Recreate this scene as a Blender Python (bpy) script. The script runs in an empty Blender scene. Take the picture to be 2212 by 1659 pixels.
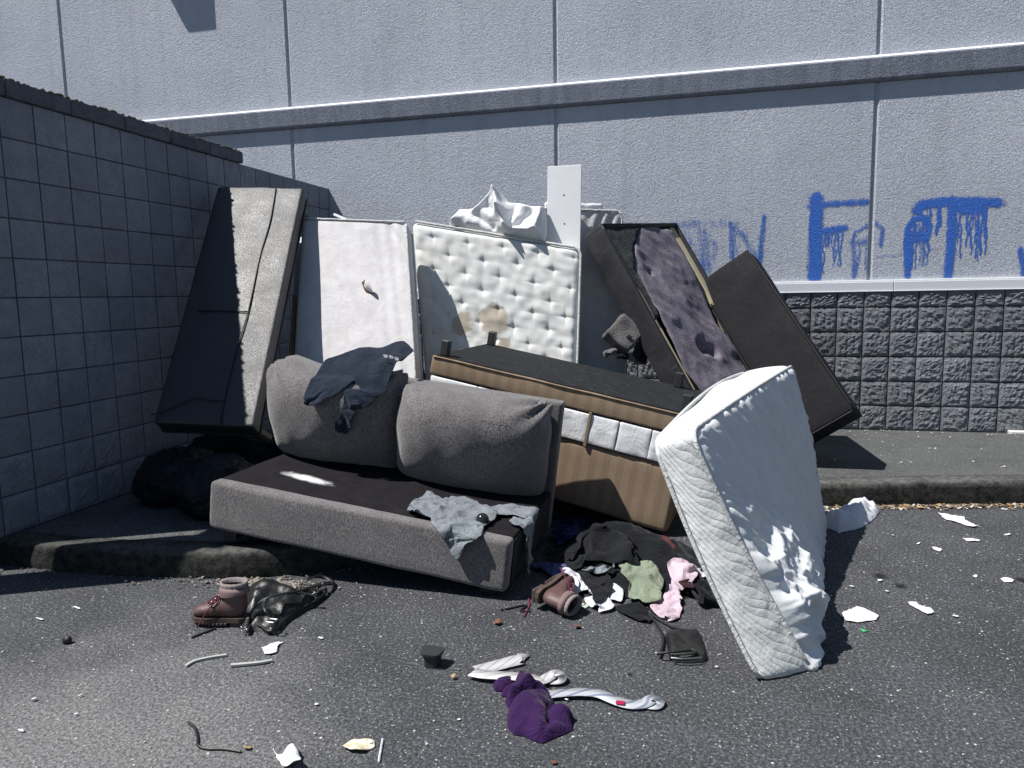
import bpy, bmesh, math, random
import numpy as np
from mathutils import Vector, Matrix, noise

# ------------------------------------------------------------------ camera, light, exposure
C = bpy.data.collections.new("Scene Objects"); bpy.context.scene.collection.children.link(C)
sc = bpy.context.scene
EYE = 1.31
RV = Vector((0.9701945, 0.2417077, -0.0173187))
UV_ = Vector((-0.0127251, 0.1221864, 0.9924256))
FV = Vector((-0.2419930, 0.9626255, -0.1216203))
FOC = 0.7086727                       # focal length / picture width
cam = bpy.data.cameras.new("camera"); co = bpy.data.objects.new("camera", cam); C.objects.link(co)
cam.sensor_width = 36; cam.lens = FOC * 36; cam.clip_start = .05; cam.clip_end = 3000
co.matrix_world = Matrix(((RV.x, UV_.x, -FV.x, 0), (RV.y, UV_.y, -FV.y, 0), (RV.z, UV_.z, -FV.z, EYE), (0, 0, 0, 1)))
sc.camera = co
SX, SY = .53, .27                      # horizontal travel of the sunlight per metre of fall
sun_to = Vector((-SX, -SY, 1)).normalized()
w = bpy.data.worlds.new("World"); sc.world = w; w.use_nodes = True
nt = w.node_tree; bg = nt.nodes["Background"]
sky = nt.nodes.new("ShaderNodeTexSky"); sky.sky_type = 'NISHITA'; sky.sun_disc = False
sky.sun_elevation = math.asin(sun_to.z); sky.sun_rotation = math.atan2(sun_to.x, sun_to.y)
sky.air_density = 1.3; sky.dust_density = .3; sky.ozone_density = 5.0
nt.links.new(sky.outputs[0], bg.inputs[0]); bg.inputs[1].default_value = .05
sl = bpy.data.lights.new("sun", 'SUN'); sl.energy = 5.0; sl.angle = math.radians(.5); sl.color = (1, .965, .92)
so = bpy.data.objects.new("sun", sl); C.objects.link(so)
so.rotation_euler = sun_to.to_track_quat('Z', 'Y').to_euler(); so.location = (-4, -3, 9)
sc.view_settings.view_transform = 'Standard'; sc.view_settings.look = 'None'
sc.view_settings.exposure = .38; sc.view_settings.gamma = 1; sc.view_settings.use_curve_mapping = False

# ------------------------------------------------------------------ helpers
def ray(x, y):                         # direction towards a point of the photograph (2212 x 1659 frame)
    return RV * ((x - 1106) / (FOC * 2212)) - UV_ * ((y - 829.5) / (FOC * 2212)) + FV
O = Vector((0, 0, EYE))
def gp(x, y, z=0.0):                   # the spot on a level surface of height z
    d = ray(x, y); return O + d * ((z - EYE) / d.z)
def hit(x, y, P, n):                   # the spot on the plane through P with normal n
    d = ray(x, y); return O + d * ((P - O).dot(n) / d.dot(n))
def lean(x, y, yb, yt, z1=1.9):        # the spot on a plane leaning from Y=yb at the pavement to Y=yt at height z1
    m = (yt - yb) / (z1 - .13); return hit(x, y, Vector((0, yb, .13)), Vector((0, 1, -m)))
def wallpt(x, y, Y=6.521):
    d = ray(x, y); return O + d * (Y / d.y)
ZO = {'A': (0, 0, .406872), 'B': (800, 0, .406872), 'C': (1600, 0, .406872), 'D': (0, 600, .406872), 'E': (650, 450, .406872),
      'F': (1350, 450, .406872), 'G': (1600, 600, .406872), 'a': (0, 1200, .406872), 'b': (450, 800, .406872), 'c': (1150, 1150, .316456),
      'd': (1500, 900, .406872), 'e': (900, 1500, .406872), 'f': (1700, 1200, .361664), 'g': (400, 1350, .22604)}
def pz(k, x, y):
    o = ZO[k]; return ((o[0] + x * o[2]) * .8848, (o[1] + y * o[2]) * .8848)
def sw(x): return .122 + (x + 3.4) * .0045     # height of the pavement
def nz(x, y, z=0., s=0): return noise.noise(Vector((x + s * 17.3, y + s * 5.1, z + s * 9.7)))
def fbm(x, y, z=0, o=4):
    v = 0; a = 1
    for i in range(o): v += a * noise.noise(Vector((x, y, z + i * 7))); x *= 2; y *= 2; z *= 2; a *= .5
    return v
def sstep(a, b, x):
    t = min(1, max(0, (x - a) / (b - a))); return t * t * (3 - 2 * t)

def tag(o, label=None, cat=None, group=None, kind=None):
    if label: o['label'] = label
    if cat: o['category'] = cat
    if group: o['group'] = group
    if kind: o['kind'] = kind
    return o
def empty(name, loc, M=None):
    o = bpy.data.objects.new(name, None); C.objects.link(o); o.empty_display_size = .1
    o.matrix_world = M if M is not None else Matrix.Translation(loc)
    return o
def obj(name, vs, fs, m, parent=None, smooth=False, local=False):
    """vs are world coordinates unless local; the object gets its origin at the middle of its foot"""
    me = bpy.data.meshes.new(name)
    if not local:
        if parent is not None:
            pm = PM[parent.name] if parent.name in PM else parent.matrix_world
            inv = pm.inverted(); vs = [inv @ Vector(v) for v in vs]
            me.from_pydata([tuple(v) for v in vs], [], fs)
            o = bpy.data.objects.new(name, me); C.objects.link(o); o.parent = parent; PM[o.name] = pm
        else:
            a = np.array([tuple(v) for v in vs]); c = Vector(((a[:, 0].min() + a[:, 0].max()) / 2, (a[:, 1].min() + a[:, 1].max()) / 2, a[:, 2].min()))
            me.from_pydata([tuple(v) for v in (a - np.array(c))], [], fs)
            o = bpy.data.objects.new(name, me); C.objects.link(o); o.location = c; PM[o.name] = Matrix.Translation(c)
    else:
        me.from_pydata([tuple(v) for v in vs], [], fs)
        o = bpy.data.objects.new(name, me); C.objects.link(o)
        if parent is not None: o.parent = parent; PM[o.name] = PM.get(parent.name, parent.matrix_world)
    if smooth:
        for p in me.polygons: p.use_smooth = True
    me.materials.append(m)
    return o
PM = {}                                # world matrix used for vertices of each object (children sit at their parent's origin)
def thing(name, label, cat, M, group=None):
    if not isinstance(M, Matrix): M = Matrix.Translation(Vector(M))
    e = empty(name, None, M); PM[e.name] = M.copy(); tag(e, label, cat, group); return e
def add_sub(o, lv=1):
    m = o.modifiers.new("sub", 'SUBSURF'); m.levels = lv; m.render_levels = lv; return o
def solid(o, t, off=0):
    m = o.modifiers.new("solid", 'SOLIDIFY'); m.thickness = t; m.offset = off; return o

def rbox(dims, r=.02, n=(1, 1, 1), rs=2, disp=None):
    """box of size dims about the origin, rounded edges, n segments per side"""
    hx = [d / 2 for d in dims]; r = min(r, min(hx) * .98)
    ax = []
    for i in range(3):
        inner = hx[i] - r
        t = [-hx[i] + r * (1 - math.cos(math.pi / 2 * k / rs)) for k in range(rs)]
        t = [(-1, k / rs) for k in range(rs)] + [(0, -inner + 2 * inner * k / n[i]) for k in range(n[i] + 1)] + [(1, 1 - k / rs) for k in range(rs - 1, -1, -1)]
        ax.append((t, inner))
    vid = {}; vs = []; fs = []
    def cp(i, k):                      # cube coordinate
        t, inner = ax[i]; s, v = t[k]
        if s == 0: return v
        if s < 0: return -inner - (1 - v) * r
        return inner + (1 - v) * r
    # s>0 entries: v runs so that the last one is the outside
    for i in range(3):
        t, inner = ax[i]
        ax[i] = ([(-inner - r * (1 - k / rs)) for k in range(rs)] + [(-inner + 2 * inner * k / n[i]) for k in range(n[i] + 1)] + [(inner + r * (k + 1) / rs) for k in range(rs)], inner)
    def vert(I):
        if I in vid: return vid[I]
        p = [ax[i][0][I[i]] for i in range(3)]
        q = [max(-ax[i][1], min(ax[i][1], p[i])) for i in range(3)]
        d = Vector((p[0] - q[0], p[1] - q[1], p[2] - q[2]))
        # map cube shell to sphere shell
        dd = [d[i] / r for i in range(3)]
        m = max(abs(a) for a in dd)
        L = math.sqrt(sum(a * a for a in dd))
        if L > 1e-9: d = Vector(dd) / L * (m * r)
        v = Vector(q) + d
        if disp:
            nn = d.normalized() if d.length > 1e-6 else Vector((0, 0, 1))
            v = disp(v, nn)
        vid[I] = len(vs); vs.append(v); return vid[I]
    N = [len(ax[i][0]) - 1 for i in range(3)]
    for a in range(3):
        b, c = (a + 1) % 3, (a + 2) % 3
        for side in (0, N[a]):
            for i in range(N[b]):
                for j in range(N[c]):
                    def I(ii, jj):
                        L = [0, 0, 0]; L[a] = side; L[b] = ii; L[c] = jj; return tuple(L)
                    q = [vert(I(i, j)), vert(I(i + 1, j)), vert(I(i + 1, j + 1)), vert(I(i, j + 1))]
                    fs.append(q if side else q[::-1])
    return vs, fs
def boxat(lo, hi, r=.006, n=(1, 1, 1), rs=1, disp=None):
    c = [(a + b) / 2 for a, b in zip(lo, hi)]; d = [abs(b - a) for a, b in zip(lo, hi)]
    vs, fs = rbox(d, r, n, rs, disp); return [v + Vector(c) for v in vs], fs
def tube(path, rad, seg=6, flat=1.0, up=Vector((0, 0, 1)), caps=True):
    P = [Vector(p) for p in path]; vs = []; fs = []
    for i, p in enumerate(P):
        t = (P[min(i + 1, len(P) - 1)] - P[max(i - 1, 0)]); t = t.normalized() if t.length > 1e-9 else Vector((1, 0, 0))
        s = t.cross(up); s = s.normalized() if s.length > 1e-4 else t.cross(Vector((1, 0, 0.1))).normalized()
        u = s.cross(t); rr = rad(i / (len(P) - 1)) if callable(rad) else rad
        for k in range(seg):
            a = 2 * math.pi * (k + .5) / seg; vs.append(p + s * (math.cos(a) * rr) + u * (math.sin(a) * rr * flat))
    for i in range(len(P) - 1):
        for k in range(seg):
            a = i * seg + k; b = i * seg + (k + 1) % seg; fs.append([a, b, b + seg, a + seg])
    if caps: fs.append(list(range(seg))[::-1]); fs.append([(len(P) - 1) * seg + k for k in range(seg)])
    return vs, fs
def spline(pts, n=8):
    P = [Vector(p) for p in pts]; out = []
    for i in range(len(P) - 1):
        a = P[max(i - 1, 0)]; b = P[i]; c = P[i + 1]; d = P[min(i + 2, len(P) - 1)]
        for k in range(n):
            t = k / n
            out.append(.5 * ((2 * b) + (c - a) * t + (2 * a - 5 * b + 4 * c - d) * t * t + (3 * b - a - 3 * c + d) * t ** 3))
    out.append(P[-1]); return out
def ribbon(path, w, th=.002, side=None, thick=True):
    """flat band along path; side(i) gives the sideways vector"""
    P = [Vector(p) for p in path]; vs = []; fs = []; n = len(P)
    for i, p in enumerate(P):
        t = (P[min(i + 1, n - 1)] - P[max(i - 1, 0)]).normalized()
        s = side(i / (n - 1), t) if side else t.cross(Vector((0, 0, 1))).normalized()
        nn = s.cross(t).normalized(); ww = (w(i / (n - 1)) if callable(w) else w) / 2
        for a, b in ((-1, -1), (1, -1), (1, 1), (-1, 1)): vs.append(p + s * (a * ww) + nn * (b * th / 2))
    for i in range(n - 1):
        for k in range(4):
            a = i * 4 + k; b = i * 4 + (k + 1) % 4; fs.append([a, b, b + 4, a + 4])
    fs.append([3, 2, 1, 0]); fs.append([(n - 1) * 4 + k for k in range(4)])
    return vs, fs
def join(*parts):
    vs = []; fs = []
    for v, f in parts:
        o = len(vs); vs += list(v); fs += [[i + o for i in q] for q in f]
    return vs, fs
def rotm(w):
    w = Vector(w); return Matrix.Rotation(w.length, 4, w.normalized())
class Frame:
    """a box-shaped thing: centre, rotation vector, size"""
    def __init__(s, q):
        s.c = Vector(q[:3]); s.R = rotm(q[3:6]); s.d = q[6:9]; s.M = Matrix.Translation(s.c) @ s.R; s.inv = s.M.inverted()
    def local(s, x, y, yp):            # photograph point -> local spot on the plane local y = yp
        n = (s.R @ Vector((0, 1, 0))); P = s.M @ Vector((0, yp, 0)); return s.inv @ hit(x, y, P, n)
    def localz(s, x, y, zp):
        n = (s.R @ Vector((0, 0, 1))); P = s.M @ Vector((0, 0, zp)); return s.inv @ hit(x, y, P, n)
def place(M, g): return [M @ Vector(v) for v in g[0]], g[1]
def hexa(cn, dims, r, n, rs=2, disp=None):
    """rounded box of size dims warped so that its corners lie at cn[(a,b,c)]; disp gets (a,b,c in 0..1, normal) and returns an offset along the outside"""
    raw, fs = rbox(dims, r, n, rs)
    def warp(v):
        a, b, c = [v[i] / dims[i] + .5 for i in range(3)]
        p = Vector((0, 0, 0))
        for k, P in cn.items():
            p += Vector(P) * ((a if k[0] == '1' else 1 - a) * (b if k[1] == '1' else 1 - b) * (c if k[2] == '1' else 1 - c))
        return p
    ws = [warp(v) for v in raw]
    if disp:
        me = bpy.data.meshes.new("t"); me.from_pydata([tuple(v) for v in ws], [], fs); me.update()
        nn = [Vector(v.normal) for v in me.vertices]; bpy.data.meshes.remove(me)
        ws = [p + q * disp(v[0] / dims[0] + .5, v[1] / dims[1] + .5, v[2] / dims[2] + .5, q) for p, q, v in zip(ws, nn, raw)]
    return ws, fs, warp

# ------------------------------------------------------------------ materials
MATS = {}
class NT:
    def __init__(s, m): s.t = m.node_tree; s.n = s.t.nodes; s.b = s.n["Principled BSDF"]
    def new(s, ty, **k):
        x = s.n.new(ty)
        for a, v in k.items():
            if a in x.inputs: x.inputs[a].default_value = v
            else: setattr(x, a, v)
        return x
    def l(s, a, b): s.t.links.new(a, b)
    def co(s, kind='Object', scale=None):
        c = s.new('ShaderNodeTexCoord')
        if kind == 'World':
            g = s.new('ShaderNodeNewGeometry'); out = g.outputs['Position']
        else: out = c.outputs[kind]
        if scale is not None:
            m = s.new('ShaderNodeMapping'); m.inputs['Scale'].default_value = scale; s.l(out, m.inputs[0]); out = m.outputs[0]
        return out
    def noise(s, co, sc_, det=4, rough=.55, dist=0):
        x = s.new('ShaderNodeTexNoise'); x.inputs['Scale'].default_value = sc_; x.inputs['Detail'].default_value = det; x.inputs['Roughness'].default_value = rough; x.inputs['Distortion'].default_value = dist
        s.l(co, x.inputs['Vector']); return x.outputs['Fac']
    def vor(s, co, sc_, feat='F1', out='Distance', rnd=1):
        x = s.new('ShaderNodeTexVoronoi', feature=feat); x.inputs['Scale'].default_value = sc_; x.inputs['Randomness'].default_value = rnd
        s.l(co, x.inputs['Vector']); return x.outputs[out]
    def ramp(s, f, stops, interp='LINEAR'):
        x = s.new('ShaderNodeValToRGB'); x.color_ramp.interpolation = interp; e = x.color_ramp.elements
        while len(e) < len(stops): e.new(.5)
        for el, (p, c) in zip(e, stops):
            el.position = p; el.color = (c, c, c, 1) if not hasattr(c, '__len__') else (*c, 1)
        s.l(f, x.inputs[0]); return x.outputs[0]
    def mix(s, f, a, b, mode='MIX'):
        x = s.new('ShaderNodeMix', data_type='RGBA', blend_type=mode)
        for v, i in ((f, 0), (a, 6), (b, 7)):
            if hasattr(v, 'links'): s.l(v, x.inputs[i])
            elif i == 0: x.inputs[0].default_value = v
            else: x.inputs[i].default_value = (*v, 1) if hasattr(v, '__len__') else (v, v, v, 1)
        return x.outputs[2]
    def math(s, op, a, b=0.):
        x = s.new('ShaderNodeMath', operation=op)
        for i, v in enumerate((a, b)):
            if hasattr(v, 'links'): s.l(v, x.inputs[i])
            else: x.inputs[i].default_value = v
        return x.outputs[0]
    def bump(s, h, dist, strength=1, prev=None):
        x = s.new('ShaderNodeBump'); x.inputs['Distance'].default_value = dist; x.inputs['Strength'].default_value = strength
        s.l(h, x.inputs['Height'])
        if prev is not None: s.l(prev, x.inputs['Normal'])
        return x.outputs[0]
def mat(name, col=(.5, .5, .5), rough=.8, spec=.3, build=None, **kw):
    m = bpy.data.materials.new(name); m.use_nodes = True; t = NT(m); b = t.b
    b.inputs['Base Color'].default_value = (*col, 1); b.inputs['Roughness'].default_value = rough; b.inputs['Specular IOR Level'].default_value = spec
    for k, v in kw.items():
        b.inputs[k].default_value = v
    if build: build(t, b)
    MATS[name] = m; return m

def stucco_normal(t):
    c = t.co('World')
    n1 = t.noise(c, 85, 3, .6, .8); n2 = t.noise(c, 34, 2, .5, .5)
    h = t.math('ADD', t.ramp(n1, [(.36, 0), (.62, 1)]), t.math('MULTIPLY', n2, .8))
    bmp = t.bump(h, .006, 1.0)
    n3 = t.noise(c, 2.2, 3, .5)
    return t.bump(n3, .02, .6, bmp), h, c
def b_stucco(t, b):
    nrm, h, c = stucco_normal(t); t.l(nrm, b.inputs['Normal'])
    big = t.noise(c, .8, 5, .6); col = t.ramp(big, [(.3, (0.5104, 0.547, 0.627)), (.7, (0.6252, 0.6628, 0.7458))])
    s = t.noise(t.co('World', (9, 9, .5)), 1.0, 4, .6)
    col = t.mix(t.ramp(s, [(.5, 0), (.75, .25)]), col, (0.3445, 0.3732, 0.4224))
    col = t.mix(t.ramp(h, [(.1, .4), (.7, 0)]), col, (0.2552, 0.2767, 0.33))
    t.l(col, b.inputs['Base Color'])
m_stucco = mat('stucco', rough=.9, spec=.2, build=b_stucco)
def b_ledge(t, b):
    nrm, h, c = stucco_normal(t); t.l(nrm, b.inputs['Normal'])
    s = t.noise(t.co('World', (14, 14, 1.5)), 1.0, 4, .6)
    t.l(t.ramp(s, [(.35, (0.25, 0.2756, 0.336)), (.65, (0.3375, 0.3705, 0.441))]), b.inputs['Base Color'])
m_ledge = mat('shaded_ledge_stucco', rough=.9, spec=.2, build=b_ledge)  # darker copy of the wall stucco: shade of the ledge face put into colour
m_paint = mat('pale_trim_and_sunlit_wash', (.70, .725, .76), .5, .4)
m_foam = mat('pale_stop', (.6, .6, .57), .9)
def b_graf(t, b):
    nrm, h, c = stucco_normal(t); t.l(nrm, b.inputs['Normal'])
    a = t.new('ShaderNodeAttribute', attribute_name='paint').outputs['Fac']
    n = t.noise(c, 75, 3, .7); n2 = t.noise(t.co('World', (40, 40, 5)), 1, 3, .6)
    k = t.math('ADD', t.math('MULTIPLY', a, 1.55), t.math('MULTIPLY', t.math('SUBTRACT', n, .5), 1.7))
    k = t.math('ADD', k, t.math('MULTIPLY', t.math('SUBTRACT', n2, .5), .9))
    k = t.math('MULTIPLY', t.ramp(k, [(.40, 0), (1.15, 1)]), .95)
    t.l(k, b.inputs['Alpha'])
    t.l(t.ramp(n, [(.3, (.030, .13, .56)), (.7, (.055, .21, .76))]), b.inputs['Base Color'])
m_graf = mat('blue_spray_paint', (.04, .13, .6), .7, .3, build=b_graf)
def b_block(dark):
    def f(t, b):
        c = t.co('World')
        info = t.new('ShaderNodeObjectInfo').outputs['Random']
        n = t.noise(c, 14, 5, .65); n2 = t.noise(c, 120, 3, .6)
        lo, hi = dark
        col = t.ramp(n, [(.3, lo), (.7, hi)])
        col = t.mix(t.math('MULTIPLY', info, .45), col, tuple(v * .68 for v in lo))
        col = t.mix(t.ramp(t.noise(c, 1.3, 4, .7), [(.45, 0), (.7, .5)]), col, tuple(v * .6 for v in lo))
        col = t.mix(t.ramp(n2, [(.3, .45), (.55, 0)]), col, tuple(v * .5 for v in lo))
        t.l(col, b.inputs['Base Color'])
        h = t.math('ADD', n2, t.math('MULTIPLY', t.noise(c, 55, 4, .7), 1.8))
        t.l(t.bump(h, .006, 1), b.inputs['Normal'])
    return f
m_blkL = mat('grey_block', rough=.95, spec=.15, build=b_block(((.235, .262, .325), (.325, .352, .415))))
m_blkR = mat('dark_painted_block', rough=.9, spec=.2, build=b_block(((.19, .20, .225), (.27, .285, .31))))
m_mortL = mat('grey_mortar', (.17, .175, .19), .95, .1, build=b_block(((.085, .10, .15), (.12, .14, .19))))
m_mortR = mat('dark_mortar', (.06, .065, .075), .95, .1)
m_cap = mat('cap_concrete', rough=.95, spec=.15, build=b_block(((.10, .115, .145), (.19, .21, .24))))
def b_asph(t, b):
    c = t.co('World')
    big = t.noise(c, .55, 4, .6); mid = t.noise(c, 3.0, 4, .6); fine = t.noise(c, 90, 4, .75)
    col = t.ramp(big, [(.3, (0.05636, 0.05884, 0.06576)), (.7, (0.09736, 0.1009, 0.11))])
    col = t.mix(.5, col, t.ramp(mid, [(.3, (0.05765, 0.05949, 0.06576)), (.7, (0.09992, 0.1022, 0.11))]))
    bl = t.noise(c, 1.15, 5, .7, .5); col = t.mix(t.ramp(bl, [(.46, 0), (.62, .6)]), col, (.032, .033, .036)); col = t.mix(t.ramp(bl, [(.30, .45), (.42, 0)]), col, (.125, .126, .13))
    col = t.mix(t.ramp(fine, [(.40, .75), (.56, 0)]), col, (0.0205, 0.02198, 0.0255))
    col = t.mix(t.ramp(fine, [(.52, 0), (.68, .5)]), col, (0.269, 0.2716, 0.2885))
    wp = t.new('ShaderNodeVectorMath', operation='DISTANCE'); t.l(c, wp.inputs[0]); wp.inputs[1].default_value = (-1.75, 1.55, 0)
    wd = t.math('ADD', wp.outputs['Value'], t.math('MULTIPLY', t.math('SUBTRACT', t.noise(c, 1.6, 4, .65), .5), 1.6))
    col = t.mix(t.ramp(wd, [(.25, .75), (1.0, 0)]), col, t.ramp(fine, [(.38, (.085, .085, .086)), (.6, (.27, .27, .27))]))
    v = t.vor(c, 95); vc = t.vor(c, 95, out='Color')
    sp = t.math('MULTIPLY', t.ramp(v, [(.16, 1), (.32, 0)]), t.ramp(vc, [(.72, 0), (.80, .8)]))
    col = t.mix(sp, col, (0.5124, 0.5173, 0.5167))
    v2 = t.vor(c, 42); vc2 = t.vor(c, 42, out='Color')
    sp2 = t.math('MULTIPLY', t.ramp(v2, [(.10, 1), (.22, 0)]), t.ramp(vc2, [(.80, 0), (.86, 1)]))
    col = t.mix(sp2, col, (0.6405, 0.6337, 0.6173))
    t.l(col, b.inputs['Base Color'])
    h = t.math('ADD', fine, t.math('MULTIPLY', t.ramp(v, [(0, 1), (.5, 0)]), .7))
    t.l(t.bump(h, .0042, 1), b.inputs['Normal'])
m_asph = mat('asphalt', rough=.88, spec=.3, build=b_asph)
def b_conc(t, b):
    c = t.co('World')
    big = t.noise(c, 1.6, 4, .6); fine = t.noise(c, 70, 4, .7); st = t.noise(c, 6, 5, .7)
    col = t.ramp(big, [(.3, (0.1069, 0.1118, 0.1109)), (.7, (0.1465, 0.1526, 0.1512))])
    col = t.mix(t.ramp(fine, [(.36, .8), (.6, 0)]), col, (0.03564, 0.03672, 0.0378))
    col = t.mix(t.ramp(st, [(.52, 0), (.7, .6)]), col, (0.05544, 0.05712, 0.05712))
    col = t.mix(t.ramp(fine, [(.6, 0), (.75, .5)]), col, (0.2851, 0.2938, 0.2856))
    t.l(col, b.inputs['Base Color']); t.l(t.bump(fine, .007, 1), b.inputs['Normal'])
m_conc = mat('weathered_concrete', rough=.95, spec=.2, build=b_conc)
def b_kerb(t, b):
    c = t.co('World'); n = t.noise(c, 26, 5, .7); n2 = t.noise(c, 5, 4, .6)
    z = t.new('ShaderNodeSeparateXYZ'); t.l(c, z.inputs[0])
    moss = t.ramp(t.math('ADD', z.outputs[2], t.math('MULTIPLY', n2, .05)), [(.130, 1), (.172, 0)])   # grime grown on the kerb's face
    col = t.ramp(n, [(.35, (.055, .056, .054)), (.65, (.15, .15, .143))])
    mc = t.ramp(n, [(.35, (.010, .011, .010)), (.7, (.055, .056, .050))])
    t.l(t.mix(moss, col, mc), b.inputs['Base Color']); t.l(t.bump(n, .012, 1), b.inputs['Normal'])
m_kerb = mat('mossy_kerb_concrete', rough=.95, spec=.15, build=b_kerb)

def b_weave(c1, c2, sc_=(260, 260, 260), amp=.0015, blot=6, sheen=0.):
    def f(t, b):
        c = t.co('Object'); n = t.noise(c, sc_[0], 3, .7); m = t.noise(c, blot, 4, .6)
        col = t.mix(t.ramp(n, [(.35, 0), (.65, 1)]), c1, c2)
        col = t.mix(t.ramp(m, [(.35, .35), (.6, 0)]), col, tuple(v * .6 for v in c1))
        t.l(col, b.inputs['Base Color'])
        nb = t.bump(t.math('ADD', n, t.math('MULTIPLY', m, .7)), amp, 1); wr = t.noise(c, 17, 4, .6, 1.4); t.l(t.bump(t.math('ABSOLUTE', t.math('SUBTRACT', wr, .5)), .022, .75 if sheen > .05 else .2, nb), b.inputs['Normal'])
        b.inputs['Sheen Weight'].default_value = sheen; b.inputs['Sheen Roughness'].default_value = .4
    return f
def fabric(name, c, var=.75, amp=.002, scale=260, rough=.95, sheen=.1, blot=6):
    return mat(name, c, rough, .15, build=b_weave(tuple(v * var for v in c), c, (scale,) * 3, amp, blot, sheen))
def b_chen(t, b):
    c = t.co('Object', (1, 1, .45)); n = t.noise(c, 170, 3, .75); m = t.noise(t.co('Object'), 7, 5, .65)
    col = t.mix(t.ramp(n, [(.36, 0), (.64, 1)]), (.075, .069, .071), (.255, .237, .235))
    col = t.mix(t.ramp(m, [(.35, .5), (.62, 0)]), col, (.09, .083, .085))
    t.l(col, b.inputs['Base Color'])
    t.l(t.bump(t.math('ADD', n, m), .0035, 1), b.inputs['Normal'])
    b.inputs['Sheen Weight'].default_value = .35; b.inputs['Sheen Roughness'].default_value = .5
m_chen = mat('grey_chenille', rough=1, spec=.1, build=b_chen)
def b_deck(t, b):
    c = t.co('Object'); n = t.noise(c, 300, 2, .6); d = t.noise(c, 9, 4, .7)
    col = t.mix(t.ramp(d, [(.4, 0), (.7, .5)]), (0.01045, 0.00935, 0.0116), (0.022, 0.02035, 0.02436))
    lint = t.math('MULTIPLY', t.ramp(t.vor(c, 42), [(.03, 1), (.07, 0)]), t.ramp(t.vor(c, 42, out='Color'), [(.7, 0), (.75, 1)]))
    col = t.mix(lint, col, (0.1925, 0.1925, 0.2088))
    # a stray puff of white spray paint on the cloth
    mp = t.new('ShaderNodeMapping'); mp.inputs['Location'].default_value = (.4, .075, 0); mp.inputs['Rotation'].default_value = (0, 0, math.radians(10)); mp.vector_type = 'POINT'
    t.l(c, mp.inputs[0]); s = t.new('ShaderNodeSeparateXYZ'); t.l(mp.outputs[0], s.inputs[0])
    dx = t.math('MULTIPLY', s.outputs[0], 5.4); dy = t.math('MULTIPLY', s.outputs[1], 20)
    dd = t.math('SQRT', t.math('ADD', t.math('MULTIPLY', dx, dx), t.math('MULTIPLY', dy, dy)))
    dd = t.math('ADD', dd, t.math('MULTIPLY', t.math('SUBTRACT', t.noise(c, 25, 3, .6), .5), .7))
    col = t.mix(t.ramp(dd, [(.05, 1), (.45, .75), (.8, .18), (1.0, 0)]), col, (.85, .87, .88))
    t.l(col, b.inputs['Base Color']); t.l(t.bump(n, .001, 1), b.inputs['Normal'])
m_deck = mat('black_deck_cloth', rough=.95, spec=.15, build=b_deck)
m_side = fabric('black_lining_cloth', (.024, .022, .025), .6, .001, 250)
m_dust = fabric('black_dust_cover', (.0125, .014, .017), .5, .004, 45, blot=5)
m_dust2 = fabric('slate_dust_cover', (.026, .032, .040), .7, .002, 90, blot=4)
def b_dam(t, b):
    c = t.co('Object'); s = t.new('ShaderNodeSeparateXYZ'); t.l(c, s.inputs[0])
    st = t.math('SINE', t.math('MULTIPLY', s.outputs[0], 2 * math.pi / .078)); n = t.noise(c, 190, 3, .7); m = t.noise(c, 4, 4, .6)
    col = t.mix(t.ramp(st, [(.44, 0), (.5, 1)]), (.30, .205, .128), (.40, .29, .195))
    x = t.new('ShaderNodeMath', operation='GREATER_THAN'); t.l(st, x.inputs[0]); x.inputs[1].default_value = 0
    col = t.mix(x.outputs[0], (.27, .195, .132), (.315, .235, .165))
    col = t.mix(t.ramp(n, [(.3, .45), (.6, 0)]), col, (.16, .11, .072))
    col = t.mix(t.ramp(m, [(.35, .3), (.6, 0)]), col, (.2, .14, .09))
    t.l(col, b.inputs['Base Color']); t.l(t.bump(n, .0012, 1), b.inputs['Normal'])
m_dam = mat('brown_striped_damask', rough=.75, spec=.3, build=b_dam)
def b_nonw(t, b):
    c = t.co('Object'); n = t.noise(c, 9, 5, .65, .6); f = t.noise(c, 150, 2, .6); w = t.noise(c, 3.2, 3, .6, 1.2)
    col = t.ramp(n, [(.3, (.51, .495, .505)), (.65, (.62, .61, .615))])
    t.l(col, b.inputs['Base Color'])
    h = t.math('ADD', t.math('MULTIPLY', n, 1.4), t.math('MULTIPLY', f, .06))
    nb = t.bump(h, .006, .6); t.l(t.bump(w, .018, .4, nb), b.inputs['Normal'])
m_nonw = mat('white_nonwoven', rough=.85, spec=.2, build=b_nonw)
def b_quilt(t, b):
    c = t.co('Object')
    # stitched scrolls: rings round scattered centres
    v = t.vor(c, 7.5); rings = t.math('SINE', t.math('MULTIPLY', v, 62))
    r = t.math('MULTIPLY', t.ramp(rings, [(.0, 1), (.25, 0)]), t.ramp(v, [(.30, 1), (.44, 0)]))
    n = t.noise(c, 300, 2, .6)
    nb = t.bump(r, .0042, -.9); nb2 = t.bump(n, .0006, 1, nb); t.l(nb2, b.inputs['Normal'])
    y = t.noise(c, 2.2, 3, .6); col = t.mix(t.ramp(y, [(.45, 0), (.7, .4)]), (.69, .70, .685), (.62, .60, .53))
    # brown stains
    for (sx, sz, r1) in STAINS:
        mp = t.new('ShaderNodeVectorMath', operation='DISTANCE'); t.l(t.co('World'), mp.inputs[0]); mp.inputs[1].default_value = (sx[0], sx[1], sx[2])
        d = t.math('ADD', mp.outputs['Value'], t.math('MULTIPLY', t.math('SUBTRACT', t.noise(c, 14, 4, .6), .5), .13))
        col = t.mix(t.ramp(d, [(r1 * .55, .75), (r1 * .9, .62), (r1, 0)]), col, (.37, .30, .215))
    t.l(col, b.inputs['Base Color'])
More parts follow.
